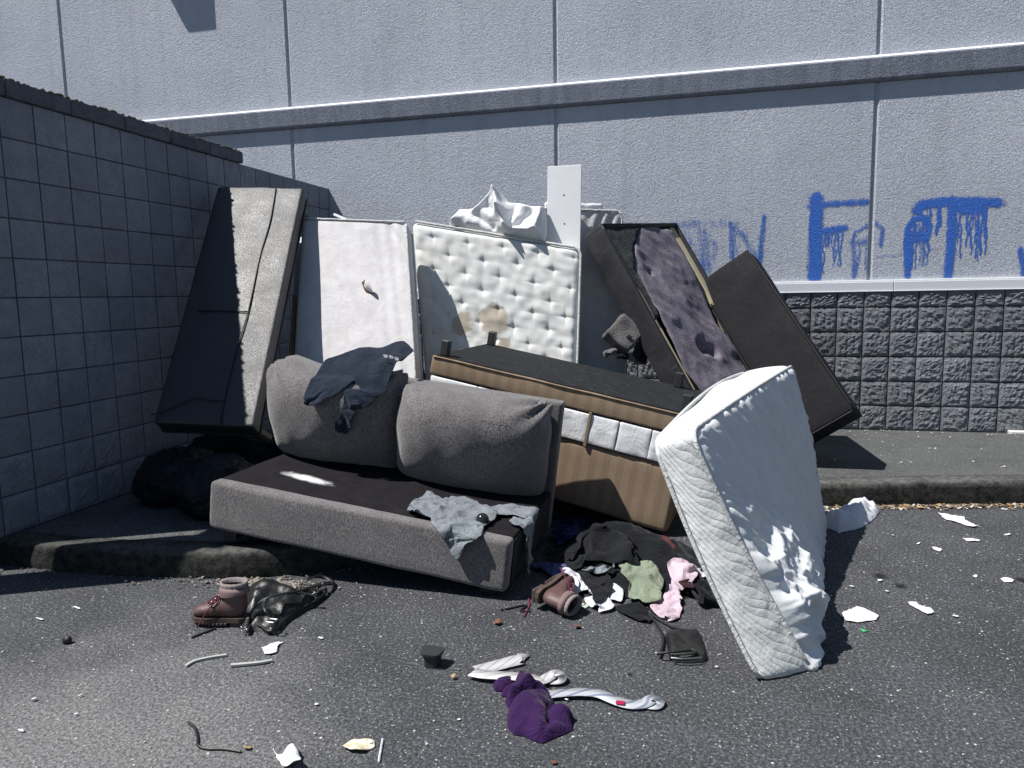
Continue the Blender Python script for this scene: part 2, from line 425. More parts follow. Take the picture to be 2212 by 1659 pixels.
def b_border(t, b):
    c = t.new('ShaderNodeAttribute', attribute_name='st').outputs['Vector']
    s = t.new('ShaderNodeSeparateXYZ'); t.l(c, s.inputs[0])
    ph = t.math('ADD', t.math('MULTIPLY', s.outputs[0], 150), t.math('ADD', t.math('MULTIPLY', t.math('SINE', t.math('MULTIPLY', s.outputs[1], 26)), 3.0), t.math('MULTIPLY', t.noise(t.co('Object'), 7, 2, .5), 9)))
    l = t.math('ABSOLUTE', t.math('SINE', t.math('MULTIPLY', ph, .5)))
    o = t.co('Object'); n = t.noise(o, 22, 3, .6); f = t.noise(o, 260, 2, .6)
    nb = t.bump(t.math('POWER', l, .35), .0020, 1); nb = t.bump(n, .008, .7, nb); t.l(nb, b.inputs['Normal'])
    y = t.noise(o, 2.5, 3, .5)
    col = t.ramp(y, [(.35, (.63, .645, .625)), (.65, (.72, .73, .73))]); t.l(t.mix(t.ramp(l, [(.0, .25), (.3, 0)]), col, (.5, .5, .49)), b.inputs['Base Color'])
m_border = mat('quilted_border', rough=.6, spec=.35, build=b_border)
def b_satin(t, b):
    o = t.co('Object'); n = t.noise(o, 12, 4, .6); f = t.noise(o, 420, 2, .5)
    t.l(t.ramp(n, [(.3, (.66, .68, .69)), (.7, (.74, .755, .77))]), b.inputs['Base Color'])
    t.l(t.bump(t.math('ADD', n, t.math('MULTIPLY', f, .05)), .006, .8), b.inputs['Normal'])
m_satin = mat('white_satin_cloth', rough=.5, spec=.4, build=b_satin)
m_sheet = mat('white_sheet', (.74, .75, .765), .85, .2, build=lambda t, b: t.l(t.bump(t.noise(t.co('Object'), 9, 5, .6, .7), .012, .8), b.inputs['Normal']))
m_pipe = fabric('white_piping', (.66, .67, .66), .85, .001, 200)
m_board = mat('white_board', (.84, .85, .86), .45, .4, build=lambda t, b: t.l(t.ramp(t.noise(t.co('Object'), 5, 4, .6), [(.3, (.80, .81, .82)), (.7, (.86, .87, .88))]), b.inputs['Base Color']))
def b_leather(c1, c2, rough, bump=.0015, sc_=120, dust=.0, big=.02):
    def f(t, b):
        o = t.co('Object'); v = t.noise(o, sc_, 4, .7, 1.0); m = t.noise(o, 5, 5, .65)
        col = t.ramp(m, [(.3, c1), (.7, c2)])
        sc2 = t.noise(t.co('Object', (60, 4, 60)), 1, 3, .7)
        col = t.mix(t.ramp(sc2, [(.6, 0), (.75, dust)]), col, (.16, .16, .17))
        t.l(col, b.inputs['Base Color'])
        t.l(t.ramp(m, [(.3, rough - .08), (.7, rough + .1)]), b.inputs['Roughness'])
        nb = t.bump(v, bump, 1); t.l(t.bump(m, big, .35, nb), b.inputs['Normal'])
    return f
m_leaA = mat('black_vinyl_sheen', spec=.9, build=b_leather((.006, .007, .010), (.011, .013, .017), .49, .0034, 95, .03, .006), **{'IOR': 1.55})
m_leaB = mat('black_vinyl', spec=.4, build=b_leather((.018, .018, .021), (.034, .033, .038), .55, .0012, 150, .5))
m_leaC = mat('worn_charcoal_vinyl', spec=.2, build=b_leather((.004, .004, .006), (.008, .0078, .011), .68, .0012, 150, .10))
m_seam = mat('black_piping', (.015, .015, .018), .5, .4)
m_leg = mat('black_plastic_leg', (.03, .031, .034), .45, .5, build=lambda t, b: t.l(t.bump(t.noise(t.co('Object'), 60, 3, .6), .001, .5), b.inputs['Normal']))
def b_felt(t, b):
    o = t.co('Object'); n = t.noise(o, 170, 4, .8); m = t.noise(o, 6, 4, .6)
    col = t.mix(t.ramp(n, [(.38, 0), (.66, 1)]), (0.0825, 0.0726, 0.0902), (0.396, 0.363, 0.429))
    col = t.mix(t.ramp(m, [(.35, .4), (.6, 0)]), col, (0.099, 0.088, 0.11)); t.l(col, b.inputs['Base Color'])
    t.l(t.bump(t.math('ADD', t.math('MULTIPLY', n, .4), m), .016, .8), b.inputs['Normal'])
m_felt = mat('purple_grey_felt', rough=1, spec=.05, build=b_felt)
def b_wood(t, b):
    o = t.co('Object', (18, 18, 1.6)); n = t.noise(o, 3, 4, .6, .6)
    t.l(t.ramp(n, [(.3, (.42, .36, .24)), (.7, (.56, .50, .35))]), b.inputs['Base Color'])
m_wood = mat('raw_pine', rough=.8, build=b_wood)
m_plyw = mat('brown_wood', (.22, .13, .08), .8, build=lambda t, b: t.l(t.ramp(t.noise(t.co('Object', (20, 20, 2)), 3, 4, .6), [(.3, (.17, .10, .06)), (.7, (.27, .17, .11))]), b.inputs['Base Color']))
m_bag = mat('black_bin_liner', (.004, .006, .012), .42, .3, build=lambda t, b: t.l(t.bump(t.noise(t.co('Object'), 13, 5, .6, 1.5), .03, .8), b.inputs['Normal']))

# ------------------------------------------------------------------ setting: ground
def grid(fx, nx, ny):
    vs = [fx(i / nx, j / ny) for j in range(ny + 1) for i in range(nx + 1)]
    fs = [[j * (nx + 1) + i, j * (nx + 1) + i + 1, (j + 1) * (nx + 1) + i + 1, (j + 1) * (nx + 1) + i] for j in range(ny) for i in range(nx)]
    return vs, fs
vs, fs = grid(lambda u, v: Vector((-300 + 600 * u, -400 + 700 * v, 0)), 4, 4)
tag(obj('ground', vs, fs, m_asph), kind='structure')
kpath = spline([(-3.42, 2.80, 0), (-2.82, 2.785, 0), (-2.33, 2.84, 0), (-1.975, 2.91, 0), (-1.45, 3.25, 0), (-.9, 3.95, 0), (-.2, 4.38, 0), (.83, 4.62, 0), (1.94, 4.872, 0), (3.6, 5.1, 0), (9, 5.5, 0)], 10)
KW = .15
def kerb():
    prof = [(.0, -.02), (.0, .04), (.004, .095), (.010, .122), (.024, .133), (.05, .137), (.15, .137), (.15, -.02)]
    vs = []; fs = []; n = len(prof)
    for i, p in enumerate(kpath):
        t = (kpath[min(i + 1, len(kpath) - 1)] - kpath[max(i - 1, 0)]).normalized(); q = Vector((-t.y, t.x, 0))
        for k, (a, h) in enumerate(prof):
            j = .006 * nz(p.x * 6, p.y * 6, k * .7) if k < 6 else 0
            vs.append(p + q * (a + j) + Vector((0, 0, h * (sw(p.x) + .003) / .137 if h > 0 else h)))
    for i in range(len(kpath) - 1):
        for k in range(n - 1): fs.append([i * n + k, i * n + n + k, i * n + n + k + 1, i * n + k + 1])
    return vs, fs
# finer kerb path for an uneven edge
kk = kpath; kpath = spline(kk, 3)
vs, fs = kerb(); o = tag(obj('kerb', vs, fs, m_kerb, smooth=True), kind='structure')
def pave():
    vs = []; fs = []
    for i, p in enumerate(kpath):
        t = (kpath[min(i + 1, len(kpath) - 1)] - kpath[max(i - 1, 0)]).normalized(); q = Vector((-t.y, t.x, 0))
        a = p + q * (KW - .004)
        for k in range(9):
            v = a.lerp(Vector((a.x, 6.56, 0)), k / 8) if a.y < 6.5 else a
            vs.append(Vector((max(v.x, -3.46), v.y, sw(v.x) - .002 + .003 * nz(v.x * 2, v.y * 2))))
    for i in range(len(kpath) - 1):
        for k in range(8): fs.append([i * 9 + k, i * 9 + 9 + k, i * 9 + 10 + k, i * 9 + k + 1])
    return vs, fs
vs, fs = pave(); tag(obj('sidewalk', vs, fs, m_conc, smooth=True), kind='structure')

# ------------------------------------------------------------------ setting: building
WY = 6.521
bld = thing('building', 'grey stucco building wall with a projecting ledge, dark split-face block base and blue graffiti', 'building', (0, WY, 0))
joints = [-19.27, -16.69, -14.11, -11.53, -8.95, -6.37, -3.785, -1.197, 1.387, 3.97, 6.55, 9.13, 11.71, 14.3]
def panel(x0, x1, z0, z1):
    g = .010; b = .012                 # gap half-width and bevel
    X0, X1 = x0 + g, x1 - g
    nx = 1
    vs = [Vector(p) for p in ((X0 + b, WY, z0), (X1 - b, WY, z0), (X1 - b, WY, z1), (X0 + b, WY, z1), (X0, WY + .011, z0), (X1, WY + .011, z0), (X1, WY + .011, z1), (X0, WY + .011, z1), (X0, WY + .2, z0), (X1, WY + .2, z0), (X1, WY + .2, z1), (X0, WY + .2, z1))]
    fs = [[0, 1, 2, 3], [4, 0, 3, 7], [1, 5, 6, 2], [8, 4, 7, 11], [5, 9, 10, 6], [3, 2, 6, 7], [7, 6, 10, 11], [4, 5, 1, 0], [8, 9, 5, 4]]
    return vs, fs
for i in range(len(joints) - 1):
    obj('wall_panel', *panel(joints[i], joints[i + 1], 3.132, 7.2), m_stucco, bld)
    obj('wall_panel', *panel(joints[i], joints[i + 1], 1.382, 2.93), m_stucco, bld)
X0, X1 = joints[0], joints[-1]
obj('backing_wall', *boxat((X0, WY + .016, .0), (X1, WY + .3, 7.25), .002), m_stucco, bld)
obj('parapet', *boxat((X0, WY - .05, 7.2), (X1, WY + .35, 7.35), .01), m_paint, bld)
# projecting ledge: sloped wash on top, face leaning in at the foot
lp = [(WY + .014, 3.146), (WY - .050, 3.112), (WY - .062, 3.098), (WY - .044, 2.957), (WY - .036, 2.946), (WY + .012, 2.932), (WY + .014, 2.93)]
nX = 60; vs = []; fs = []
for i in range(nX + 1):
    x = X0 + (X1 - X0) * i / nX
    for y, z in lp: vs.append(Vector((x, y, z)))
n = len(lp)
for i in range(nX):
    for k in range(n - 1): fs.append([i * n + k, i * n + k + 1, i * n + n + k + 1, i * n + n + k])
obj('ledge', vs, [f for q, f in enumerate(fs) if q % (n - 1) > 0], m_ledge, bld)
vw = [Vector(p) for i in range(nX + 1) for p in ((vs[i * n].x, lp[0][0], lp[0][1]), (vs[i * n].x, lp[1][0], lp[1][1]), (vs[i * n].x, lp[1][0] - .004, lp[1][1] - .006))]
obj('sunlit_ledge_wash', vw, [[i * 3 + k, i * 3 + k + 1, i * 3 + 4 + k, i * 3 + 3 + k] for i in range(nX) for k in (0, 1)], m_paint, bld)  # paler than the ledge face: sunlight on the slope put into the colour
# metal flashing in lengths
fx = [-7, -4.4, -1.4, 1.565, 4.5, 7.5, 10.5]
for a, c in zip(fx[:-1], fx[1:]):
    fl = obj('flashing', *boxat((a + .002, WY - .030, 1.296), (c - .002, WY + .012, 1.366), .004), m_paint, bld)
    obj('drip_edge', *boxat((a + .002, WY - .036, 1.286), (c - .002, WY + .01, 1.2955), .003), m_board, fl)
    obj('top_lip', *boxat((a + .002, WY - .022, 1.3665), (c - .002, WY + .012, 1.381), .004), m_board, fl)
# block base
BS = .2032
bw = obj('block_base', *boxat((X0, WY - .004, -.05), (X1, WY + .0155, 1.29), .002), m_mortR, bld)
def rough_block(w_, h_, dep, amp, seed, n=9, rim=.012):
    """split-face block front: flat rim, broken stone inside; front looks to -Y"""
    vs = []; fs = []
    for j in range(n + 1):
        for i in range(n + 1):
            u, v = i / n, j / n; x = (u - .5) * w_; z = (v - .5) * h_
            e = min(u, 1 - u, v, 1 - v); k = sstep(0, .13, e)
            a = fbm(x * 40 + seed * 11, z * 40, seed * 3.1, 4) * amp + amp * .55 * nz(x * 9, z * 9, seed)
            vs.append(Vector((x, -dep - k * (amp * .9 + a), z)))
    for j in range(n):
        for i in range(n): a = j * (n + 1) + i; fs.append([a, a + 1, a + n + 2, a + n + 1])
    b0 = len(vs)
    for (x, z) in ((-.5, -.5), (.5, -.5), (.5, .5), (-.5, .5)): vs.append(Vector((x * w_, .0, z * h_)))
    bot = [i for i in range(n + 1)]; top = [n * (n + 1) + i for i in range(n + 1)]; lf = [j * (n + 1) for j in range(n + 1)]; rt = [j * (n + 1) + n for j in range(n + 1)]
    fs += [[b0, b0 + 1] + bot[::-1], [b0 + 2, b0 + 3] + top, [b0 + 3, b0] + lf, [b0 + 1, b0 + 2] + rt[::-1]]
    return vs, fs
def mesh_only(name, vs, fs, m, smooth=True):
    me = bpy.data.meshes.new(name); me.from_pydata([tuple(v) for v in vs], [], fs); me.materials.append(m)
    for p in me.polygons: p.use_smooth = smooth
    return me
blkR = [mesh_only('brick', *rough_block(BS - .009, BS - .009, .013, .010, s, 14), m_blkR, False) for s in range(14)]
rowz = [1.364 - BS * k for k in range(7)]
random.seed(4)
for r_ in range(6):
    zc = rowz[r_] - BS / 2
    for c_ in range(-24, 14):
        x = 1.351 + (c_ + .5) * BS
        o = bpy.data.objects.new('block', random.choice(blkR)); C.objects.link(o); o.parent = bw
        h = BS
        sx_ = random.choice((-1, 1)); o.scale = (sx_, 1, 1)
        if r_ == 0: o.scale = (sx_, 1, .64); zc = 1.224
        o.location = Vector((x, WY - .003, zc)) - Vector(PM[bw.name].translation)

# wall pack lamp high on the wall (out of the picture, its shadow falls into it)
lamp = thing('wall_lamp', 'square wall lamp high above the ledge that throws a slanting shadow', 'lamp', (-4.98, WY, 4.47))
g = boxat((-5.16, WY - .155, 4.475), (-4.83, WY - .0, 4.85), .02, rs=2); obj('lamp_housing', *g, m_leg, lamp)
obj('lamp_lens', *boxat((-5.12, WY - .13, 4.455), (-4.87, WY - .02, 4.476), .004), m_board, lamp)

# graffiti
def seg_d(px, pz_, a, b):
    ax, az = a; bx, bz = b; dx, dz = bx - ax, bz - az; t = np.clip(((px - ax) * dx + (pz_ - az) * dz) / (dx * dx + dz * dz + 1e-9), 0, 1)
    return np.hypot(px - ax - t * dx, pz_ - az - t * dz)
GX = np.arange(-.50, 2.78, .0065); GZ = np.arange(1.386, 2.16, .0065); PX, PZ = np.meshgrid(GX, GZ)
al = np.zeros_like(PX)
def stroke(pts, wd, s=1.0):
    global al
    W3 = [wallpt(*pz('C', *p)) for p in pts]; W3 = [(p.x, p.z) for p in W3]
    for a, b in zip(W3[:-1], W3[1:]):
        d = seg_d(PX, PZ, a, b); al = np.maximum(al, s * np.exp(-(d / (wd * .62)) ** 2.4))
stroke([(965, 1190), (962, 1400), (955, 1662)], .088, 1.0); stroke([(925, 1240), (1060, 1222), (1270, 1212)], .055, .62)
stroke([(1000, 1388), (1135, 1368)], .06, .66); stroke([(920, 1600), (950, 1662)], .06, .45)
stroke([(1180, 1460), (1200, 1395), (1310, 1328), (1362, 1375), (1350, 1470)], .04, .5); stroke([(1175, 1455), (1290, 1450)], .05, .48)
stroke([(1185, 1440), (1190, 1560), (1190, 1655)], .055, .48); stroke([(1270, 1430), (1280, 1600)], .05, .36); stroke([(1310, 1545), (1480, 1528)], .028, .36)
stroke([(1512, 1655), (1505, 1480), (1512, 1370), (1555, 1312), (1610, 1308), (1645, 1355), (1625, 1430)], .042, .85); stroke([(1530, 1398), (1630, 1412), (1560, 1440)], .05, .75)
stroke([(1520, 1440), (1515, 1600)], .06, .85); stroke([(1600, 1440), (1598, 1590)], .045, .45); stroke([(1600, 1500), (1700, 1490)], .03, .3)
stroke([(1572, 1262), (1590, 1230), (1720, 1212), (1900, 1212), (2050, 1215)], .07, .86); stroke([(1690, 1190), (1790, 1185)], .03, .4)
stroke([(1780, 1200), (1778, 1400), (1755, 1655)], .07, .72); stroke([(1850, 1260), (1960, 1250)], .08, .72); stroke([(2040, 1218), (2090, 1222)], .05, .4)
stroke([(2190, 1500), (2205, 1580), (2210, 1659)], .05, .6)
stroke([(452, 1340), (465, 1560)], .06, .5); stroke([(455, 1345), (530, 1420), (600, 1545)], .06, .42); stroke([(652, 1300), (640, 1420), (615, 1640)], .045, .58)
stroke([(110, 1350), (300, 1340), (470, 1345)], .09, .34); stroke([(290, 1400), (300, 1620)], .13, .40); stroke([(180, 1400), (240, 1560)], .10, .3)
stroke([(310, 1440), (370, 1480), (330, 1560)], .08, .34)
rng = random.Random(7)
def drips(x0, x1, y0, y1, n, s):
    for _ in range(n):
        x = rng.uniform(x0, x1); y = y0; e = y0 + (y1 - y0) * rng.uniform(.35, 1); P = [(x, y)]
        while y < e: y += 18; x += rng.uniform(-7, 7); P.append((x, y))
        stroke(P, rng.uniform(.007, .014), s * rng.uniform(.7, 1.1))
drips(1015, 1125, 1380, 1620, 12, .75); drips(1570, 1720, 1230, 1400, 12, .75); drips(1800, 1990, 1240, 1560, 20, .78); drips(1520, 1640, 1340, 1600, 12, .72)
drips(1175, 1290, 1460, 1650, 8, .5); drips(1740, 1800, 1400, 1640, 5, .6); drips(930, 1000, 1600, 1665, 6, .6); drips(455, 620, 1380, 1600, 8, .5)
keep = al > .03
gapm = np.zeros_like(keep)
for jx in joints: gapm |= np.abs(PX - jx) < .022
idx = -np.ones(al.shape, int); vs = []; fs = []; av = []
cell = (keep[:-1, :-1] | keep[1:, :-1] | keep[:-1, 1:] | keep[1:, 1:]) & ~(gapm[:-1, :-1] | gapm[:-1, 1:])
for j, i in zip(*np.nonzero(cell)):
    q = []
    for dj, di in ((0, 0), (0, 1), (1, 1), (1, 0)):
        a, b = j + dj, i + di
        if idx[a, b] < 0: idx[a, b] = len(vs); vs.append(Vector((PX[a, b], WY - .0025, PZ[a, b]))); av.append(al[a, b])
        q.append(int(idx[a, b]))
    fs.append(q)
gr = obj('graffiti', vs, fs, m_graf, bld); at = gr.data.attributes.new('paint', 'FLOAT', 'POINT'); at.data.foreach_set('value', np.array(av, dtype=np.float32))
gr['label'] = 'runny blue spray-painted letters EN FEAT'

# ------------------------------------------------------------------ setting: block wall on the left
LX = -3.423
lw = thing('block_wall', 'grey concrete block enclosure wall with a mossy cap, stepped down towards the building', 'wall', (LX - .1, 4.5, 0))
obj('mortar_core', *boxat((LX - .19, 2.668, .0), (LX - .005, 6.515, 2.352), .002), m_mortL, lw)
obj('footing', *boxat((LX - .22, 2.60, -.02), (LX + .012, 6.5, .105), .01), m_conc, lw)
blkL = [mesh_only('block', *rough_block(BS - .008, BS - .008, .004, .0035, s + 20, 6), m_blkL, False) for s in range(7)]
blkLr = [mesh_only('block', *rough_block(BS - .008, BS - .008, .004, .008, s + 40, 8), m_blkL, False) for s in range(4)]
Rz = Matrix.Rotation(math.radians(90), 4, 'Z')
for r_ in range(11):
    for c_ in range(-3, 16):
        y = 3.274 + (c_ + .5) * BS; z = 2.357 - (r_ + .5) * BS
        if y > 6.5: continue
        rough = r_ >= 9 or (c_ > 4 and r_ > 5)
        o = bpy.data.objects.new('block', random.choice(blkLr if rough else blkL)); C.objects.link(o); o.parent = lw
        o.matrix_basis = Matrix.Translation(Vector((LX - .004 + random.uniform(-.0012, .0012), y, z)) - PM[lw.name].translation) @ Rz
for k in range(-2, 5):
    y0 = 3.5 + k * .404
    def dcap(v, nn):
        return v + nn * (.004 * nz(v.x * 20, v.y * 20 + k, v.z * 20) + (.006 * nz(v.x * 9, v.y * 9 + k, 3) if v.z > .02 else 0))
    g = rbox((.235, .399, .088), .008, (4, 9, 2), 1, dcap); M_ = Matrix.Translation((LX - .097, y0 - .202 + .404 * 0 + .01, 2.402))
    obj('cap_stone', *place(M_, g), m_cap, lw)
# moss and dirt clods along the cap
vs = []; fs = []
rng = random.Random(3)
for _ in range(620):
    y = rng.uniform(2.7, 5.1); s = rng.uniform(.006, .017); c = Vector((LX + rng.uniform(-.07, .022), y, 2.446 + s * .2 + .004 * nz(y * 10, 0)))
    if rng.random() < .4 and nz(y * 3, 1) < 0: continue
    b0 = len(vs)
    for k in range(6):
        d = [(1, 0, 0), (-1, 0, 0), (0, 1, 0), (0, -1, 0), (0, 0, 1), (0, 0, -1)][k]
        vs.append(c + Vector(d) * s * rng.uniform(.6, 1.3) * (1 if k < 4 else .6))
    for f in ((0, 2, 4), (2, 1, 4), (1, 3, 4), (3, 0, 4), (2, 0, 5), (1, 2, 5), (3, 1, 5), (0, 3, 5)): fs.append([b0 + i for i in f])
m_moss = mat('dry_moss', (.10, .09, .07), .95)
o = obj('moss', vs, fs, m_moss, lw); o['kind'] = 'stuff'
# unseen post, shaped and placed to throw the shadow band over the kerb
gatep = thing('gate_post', 'concrete gate post out of view off the near end of the block wall, throwing a shadow band', 'post', (LX - .1, 2.4, 0))
obj('post_shaft', *boxat((LX - .19, 2.285, 0), (LX - .005, 2.505, 2.22), .01), m_blkL, gatep)
obj('post_cap', *boxat((LX - .20, 2.27, 2.2205), (LX + .005, 2.52, 2.36), .07, rs=4), m_cap, gatep)
# ------------------------------------------------------------------ sofa (armless two-seater, one end up on the kerb)
F1 = Frame([-1.4917, 3.206, 0.2505, 0.0114, 0.1249, -0.0282, 1.4986, 0.6049, 0.228])
sofa = thing('sofa', 'grey chenille two-seat sofa without arms, one end up on the kerb, bare black deck', 'sofa', F1.M @ Matrix.Translation((0, 0, -.114)))
def L1(g): return place(F1.M, g)
def dch(v, n): return v + n * (.004 * nz(v.x * 4, v.y * 7, v.z * 6) + .0015 * nz(v.x * 30, v.y * 30, v.z * 30))
obj('front_rail', *L1(boxat((-.749, -.306, -.118), (.749, -.222, .115), .022, (30, 2, 5), 3, dch)), m_chen, sofa, True)
obj('seat_deck', *L1(boxat((-.745, -.2215, -.112), (.745, .50, .112), .010, (20, 10, 2), 2, lambda v, n: v + n * .004 * nz(v.x * 5, v.y * 5, 0))), m_deck, sofa, True)
g = boxat((.7455, -.2215, -.112), (.750, .50, .10), .002); obj('side_cloth', *L1(g), m_side, sofa)
obj('back_frame', *L1(boxat((-.749, .505, -.112), (.752, .60, .592), .02, (10, 1, 8), 3, dch)), m_chen, sofa, True)
def leg(x, y, top, h=.075, s=.045):
    vs = [Vector((x + a * (s if k else s * .7), y + b * (s if k else s * .7), top - (0 if k else h))) for k in (0, 1) for a, b in ((-1, -1), (1, -1), (1, 1), (-1, 1))]
    return vs, [[3, 2, 1, 0], [4, 5, 6, 7], [0, 1, 5, 4], [1, 2, 6, 5], [2, 3, 7, 6], [3, 0, 4, 7]]
obj('leg', *L1(leg(-.66, -.22, -.112, .062)), m_leg, sofa)
obj('leg', *L1(leg(.66, -.22, -.112, .045)), m_leg, sofa)
obj('leg', *L1(leg(-.66, .52, -.112, .06)), m_leg, sofa)
obj('leg', *L1(leg(.66, .52, -.112, .045)), m_leg, sofa)
def cushion(w_, h_, T, seed, corner):
    """back cushion: stuffed, belly forward, pulled in at the corners; local x across, y back, z up"""
    def d(v, n):
        u, t = v.x / w_ * 2, v.z / h_ * 2
        k = max(0, 1 - abs(u) ** 3.2) * max(0, 1 - abs(t) ** 3.0)
        y = v.y * (.34 + .98 * k ** .5) - (.045 * (1 - u * u) - .035 * u * (seed > 3)) * (1 if v.y < 0 else 0)
        x = v.x * (1 - .035 * (1 - abs(t)) * 0 - .05 * (t > 0) * t * t); z = v.z * (1 + .0 * u)
        # sag: belly low
        y -= (.055 * (1 - t * t) * (1 + .5 * t) + .03 * t) * (1 if v.y < 0 else .3)
        z -= .018 * (1 - u * u) * (t > 0) * t
        p = Vector((x, y, z))
        wr = .010 * nz(x * 5, z * 5, 0, seed) + .004 * nz(x * 14, z * 9, 2, seed)
        for (cx, cz, am) in corner:       # puckers running out of the tied corners
            r = math.hypot(u - cx, t - cz); a = math.atan2(t - cz, u - cx)
            wr += am * math.sin(a * 9 + seed) * math.exp(-((r - .22) / .24) ** 2)
        return p + n * wr
    return rbox((w_, T, h_), .085, (26, 3, 20), 5, d)
for i, (x, lab, cr, tilt, wd, hh, dz) in enumerate(((-.445, 'cushion with a dented left top corner', [(-1, 1, .028), (1, 1, .012)], 1, .79, .55, 0), (.335, 'cushion with a frayed seam across its top', [(1, 1, .022), (-1, 1, .008)], 0, .80, .54, -.012))):
    M_ = F1.M @ Matrix.Translation((x, .395, .114 + hh / 2 - .012 + dz)) @ Matrix.Rotation(math.radians(-tilt), 4, 'X') @ Matrix.Rotation(math.radians((-3.0, 1.2)[i]), 4, 'Y')
    cu = obj('cushion', *place(M_, cushion(wd, hh, .265, i * 5 + 1, cr)), m_chen, sofa, True); cu['label'] = lab
    if i == 1: CUR = M_
    else: CUL = M_
# torn stitching on the right cushion
m_thread = mat('frayed_thread', (.16, .15, .15), 1)
vs, fs = [], []
rng = random.Random(5)
def on_cushion(M_, u, t, w_, h_, out=.004):
    k = max(0, 1 - abs(u) ** 3.2) * max(0, 1 - abs(t) ** 2.6)
    y = -.045 * (1 - u * u) + .035 * u - .1325 * (.34 + .98 * k ** .5) - (.055 * (1 - t * t) * (1 + .5 * t) + .03 * t)
    x = u * w_ / 2 * (1 - .05 * (t > 0) * t * t); z = t * h_ / 2 - .018 * (1 - u * u) * (t > 0) * t
    return M_ @ Vector((x, y - out, z))
for (a, b) in (((-.25, .66), (.02, .60)), ((.22, .62), (.62, .55))):
    P = []
    for k in range(14):
        s = k / 13; P.append(on_cushion(CUR, a[0] + (b[0] - a[0]) * s, a[1] + (b[1] - a[1]) * s + rng.uniform(-.02, .02), .8, .54, .003))
    vs_, fs_ = tube(P, .0028, 4); vs, fs = join((vs, fs), (vs_, fs_))
    for p in P[::2]: vs, fs = join((vs, fs), tube([p, p + Vector((rng.uniform(-.01, .01), -.006, rng.uniform(-.012, .012)))], .0015, 3))
obj('torn_seam', vs, fs, m_thread, sofa)

# ------------------------------------------------------------------ brown striped sofa lying face down, legs in the air
F2 = Frame([-0.7536, 4.3113, 0.5019, 0.0341, 0.1931, -0.1387, 1.535, 0.7795, 0.6629])
br = thing('overturned_sofa', 'brown striped sofa turned upside down with its black underside and stub legs in the air', 'sofa', F2.M @ Matrix.Translation((0, 0, -.3315)))
def L2(g): return place(F2.M, g)
hx, hy, hz = .7675, .39, .3315
d2 = lambda v, n: v + n * (.004 * nz(v.x * 5, v.y * 5, v.z * 6))
obj('seat_rail', *L2(boxat((-hx, -hy, .222), (hx, hy, hz), .012, (20, 6, 2), 2, d2)), m_dam, br, True)
def d3(v, n): return v + Vector((0, 0, 1)) * ((.006 * nz(v.x * 7, v.y * 5, 1) + .010 * nz(v.x * 2.5, v.y * 3, 1)) if v.z > hz else 0)
obj('dust_cover', *L2(boxat((-hx + .02, -hy + .015, hz - .01), (hx - .01, hy - .01, hz + .006), .003, (40, 20, 1), 1, d3)), m_dust, br, True)
obj('body', *L2(boxat((-hx + .004, -hy + .014, -hz), (hx - .004, hy - .10, .04), .03, (20, 6, 6), 3, d2)), m_dam, br, True)
obj('inner_box', *L2(boxat((-hx + .02, -hy + .045, .03), (hx - .02, hy - .01, .225), .01)), m_side, br)
# white platform cloth showing between rail and body, in lengths with brown webbing between
xs = [-hx + .01, -.45, -.2, .055, .235, .40, .58, hx - .005]
for a, b in zip(xs[:-1], xs[1:]):
    def dw(v, n, a=a): return v + Vector((0, -1, 0)) * (.006 * nz(v.x * 12, v.z * 10, a * 5) + .012 * max(0, nz(v.x * 5, v.z * 4, a)))
    obj('platform_cloth', *L2(boxat((a + .0015, -hy + .002, .048), (b - .0015, -hy + .03, .212), .006, (8, 1, 8), 1, dw)), m_sheet, br, True)
for x in xs[1:-1]:
    if x != .235: continue
    obj('webbing_strap', *L2(boxat((x - .008, -hy - .004, .03), (x + .008, -hy + .02, .225), .002)), m_dam, br)
for (x, y) in ((-hx + .06, -hy + .05), (-hx + .06, hy - .05), (hx - .2, hy - .06), (hx - .05, -hy + .06)):
    def lg(v, n): return v * 1
    obj('leg', *L2(boxat((x - .024, y - .024, hz + .007), (x + .024, y + .024, hz + .098), .006, rs=2)), m_leg, br)
P = [F2.M @ Vector((-hx + .01 + 2 * (hx - .01) * k / 30, -hy - .002, hz - .002 + .003 * nz(k, 0))) for k in range(31)]
obj('welt', *tube(P, .005, 5), m_dam, br, True)

# ------------------------------------------------------------------ black seat section standing on end in the corner
kd = {'001': wallpt(470, 402, 4.67), '101': wallpt(655, 405, 4.76), '100': wallpt(547, 921, 3.54), '000': wallpt(330, 912, 3.46)}
nd = (kd['101'] - kd['001']).cross(kd['100'] - kd['101']).normalized(); nd = nd if nd.y < 0 else -nd
def back(d): return {k: (kd[k] if k[1] == '0' else kd[k[0] + '0' + k[2]] - nd * d) for k in ('000', '001', '010', '011', '100', '101', '110', '111')}
dk = thing('black_seat_section', 'black vinyl seat section standing on end against the block wall, half in sun', 'sofa section', (kd['000'] + kd['100']) / 2 - nd * .08)
dmk = (.62, .10, 1.95)
g3 = hexa(back(.10), dmk, .018, (12, 3, 44), 3, lambda a, b, c, n: .005 * nz(a * 3, b, c * 4) + .0012 * nz(a * 11, b * 3, c * 22))
obj('seat_top', g3[0], g3[1], m_leaA, dk, True)
def onk(k, x, y): return hit(*pz(k, x, y), kd['001'] + nd * .005, nd)
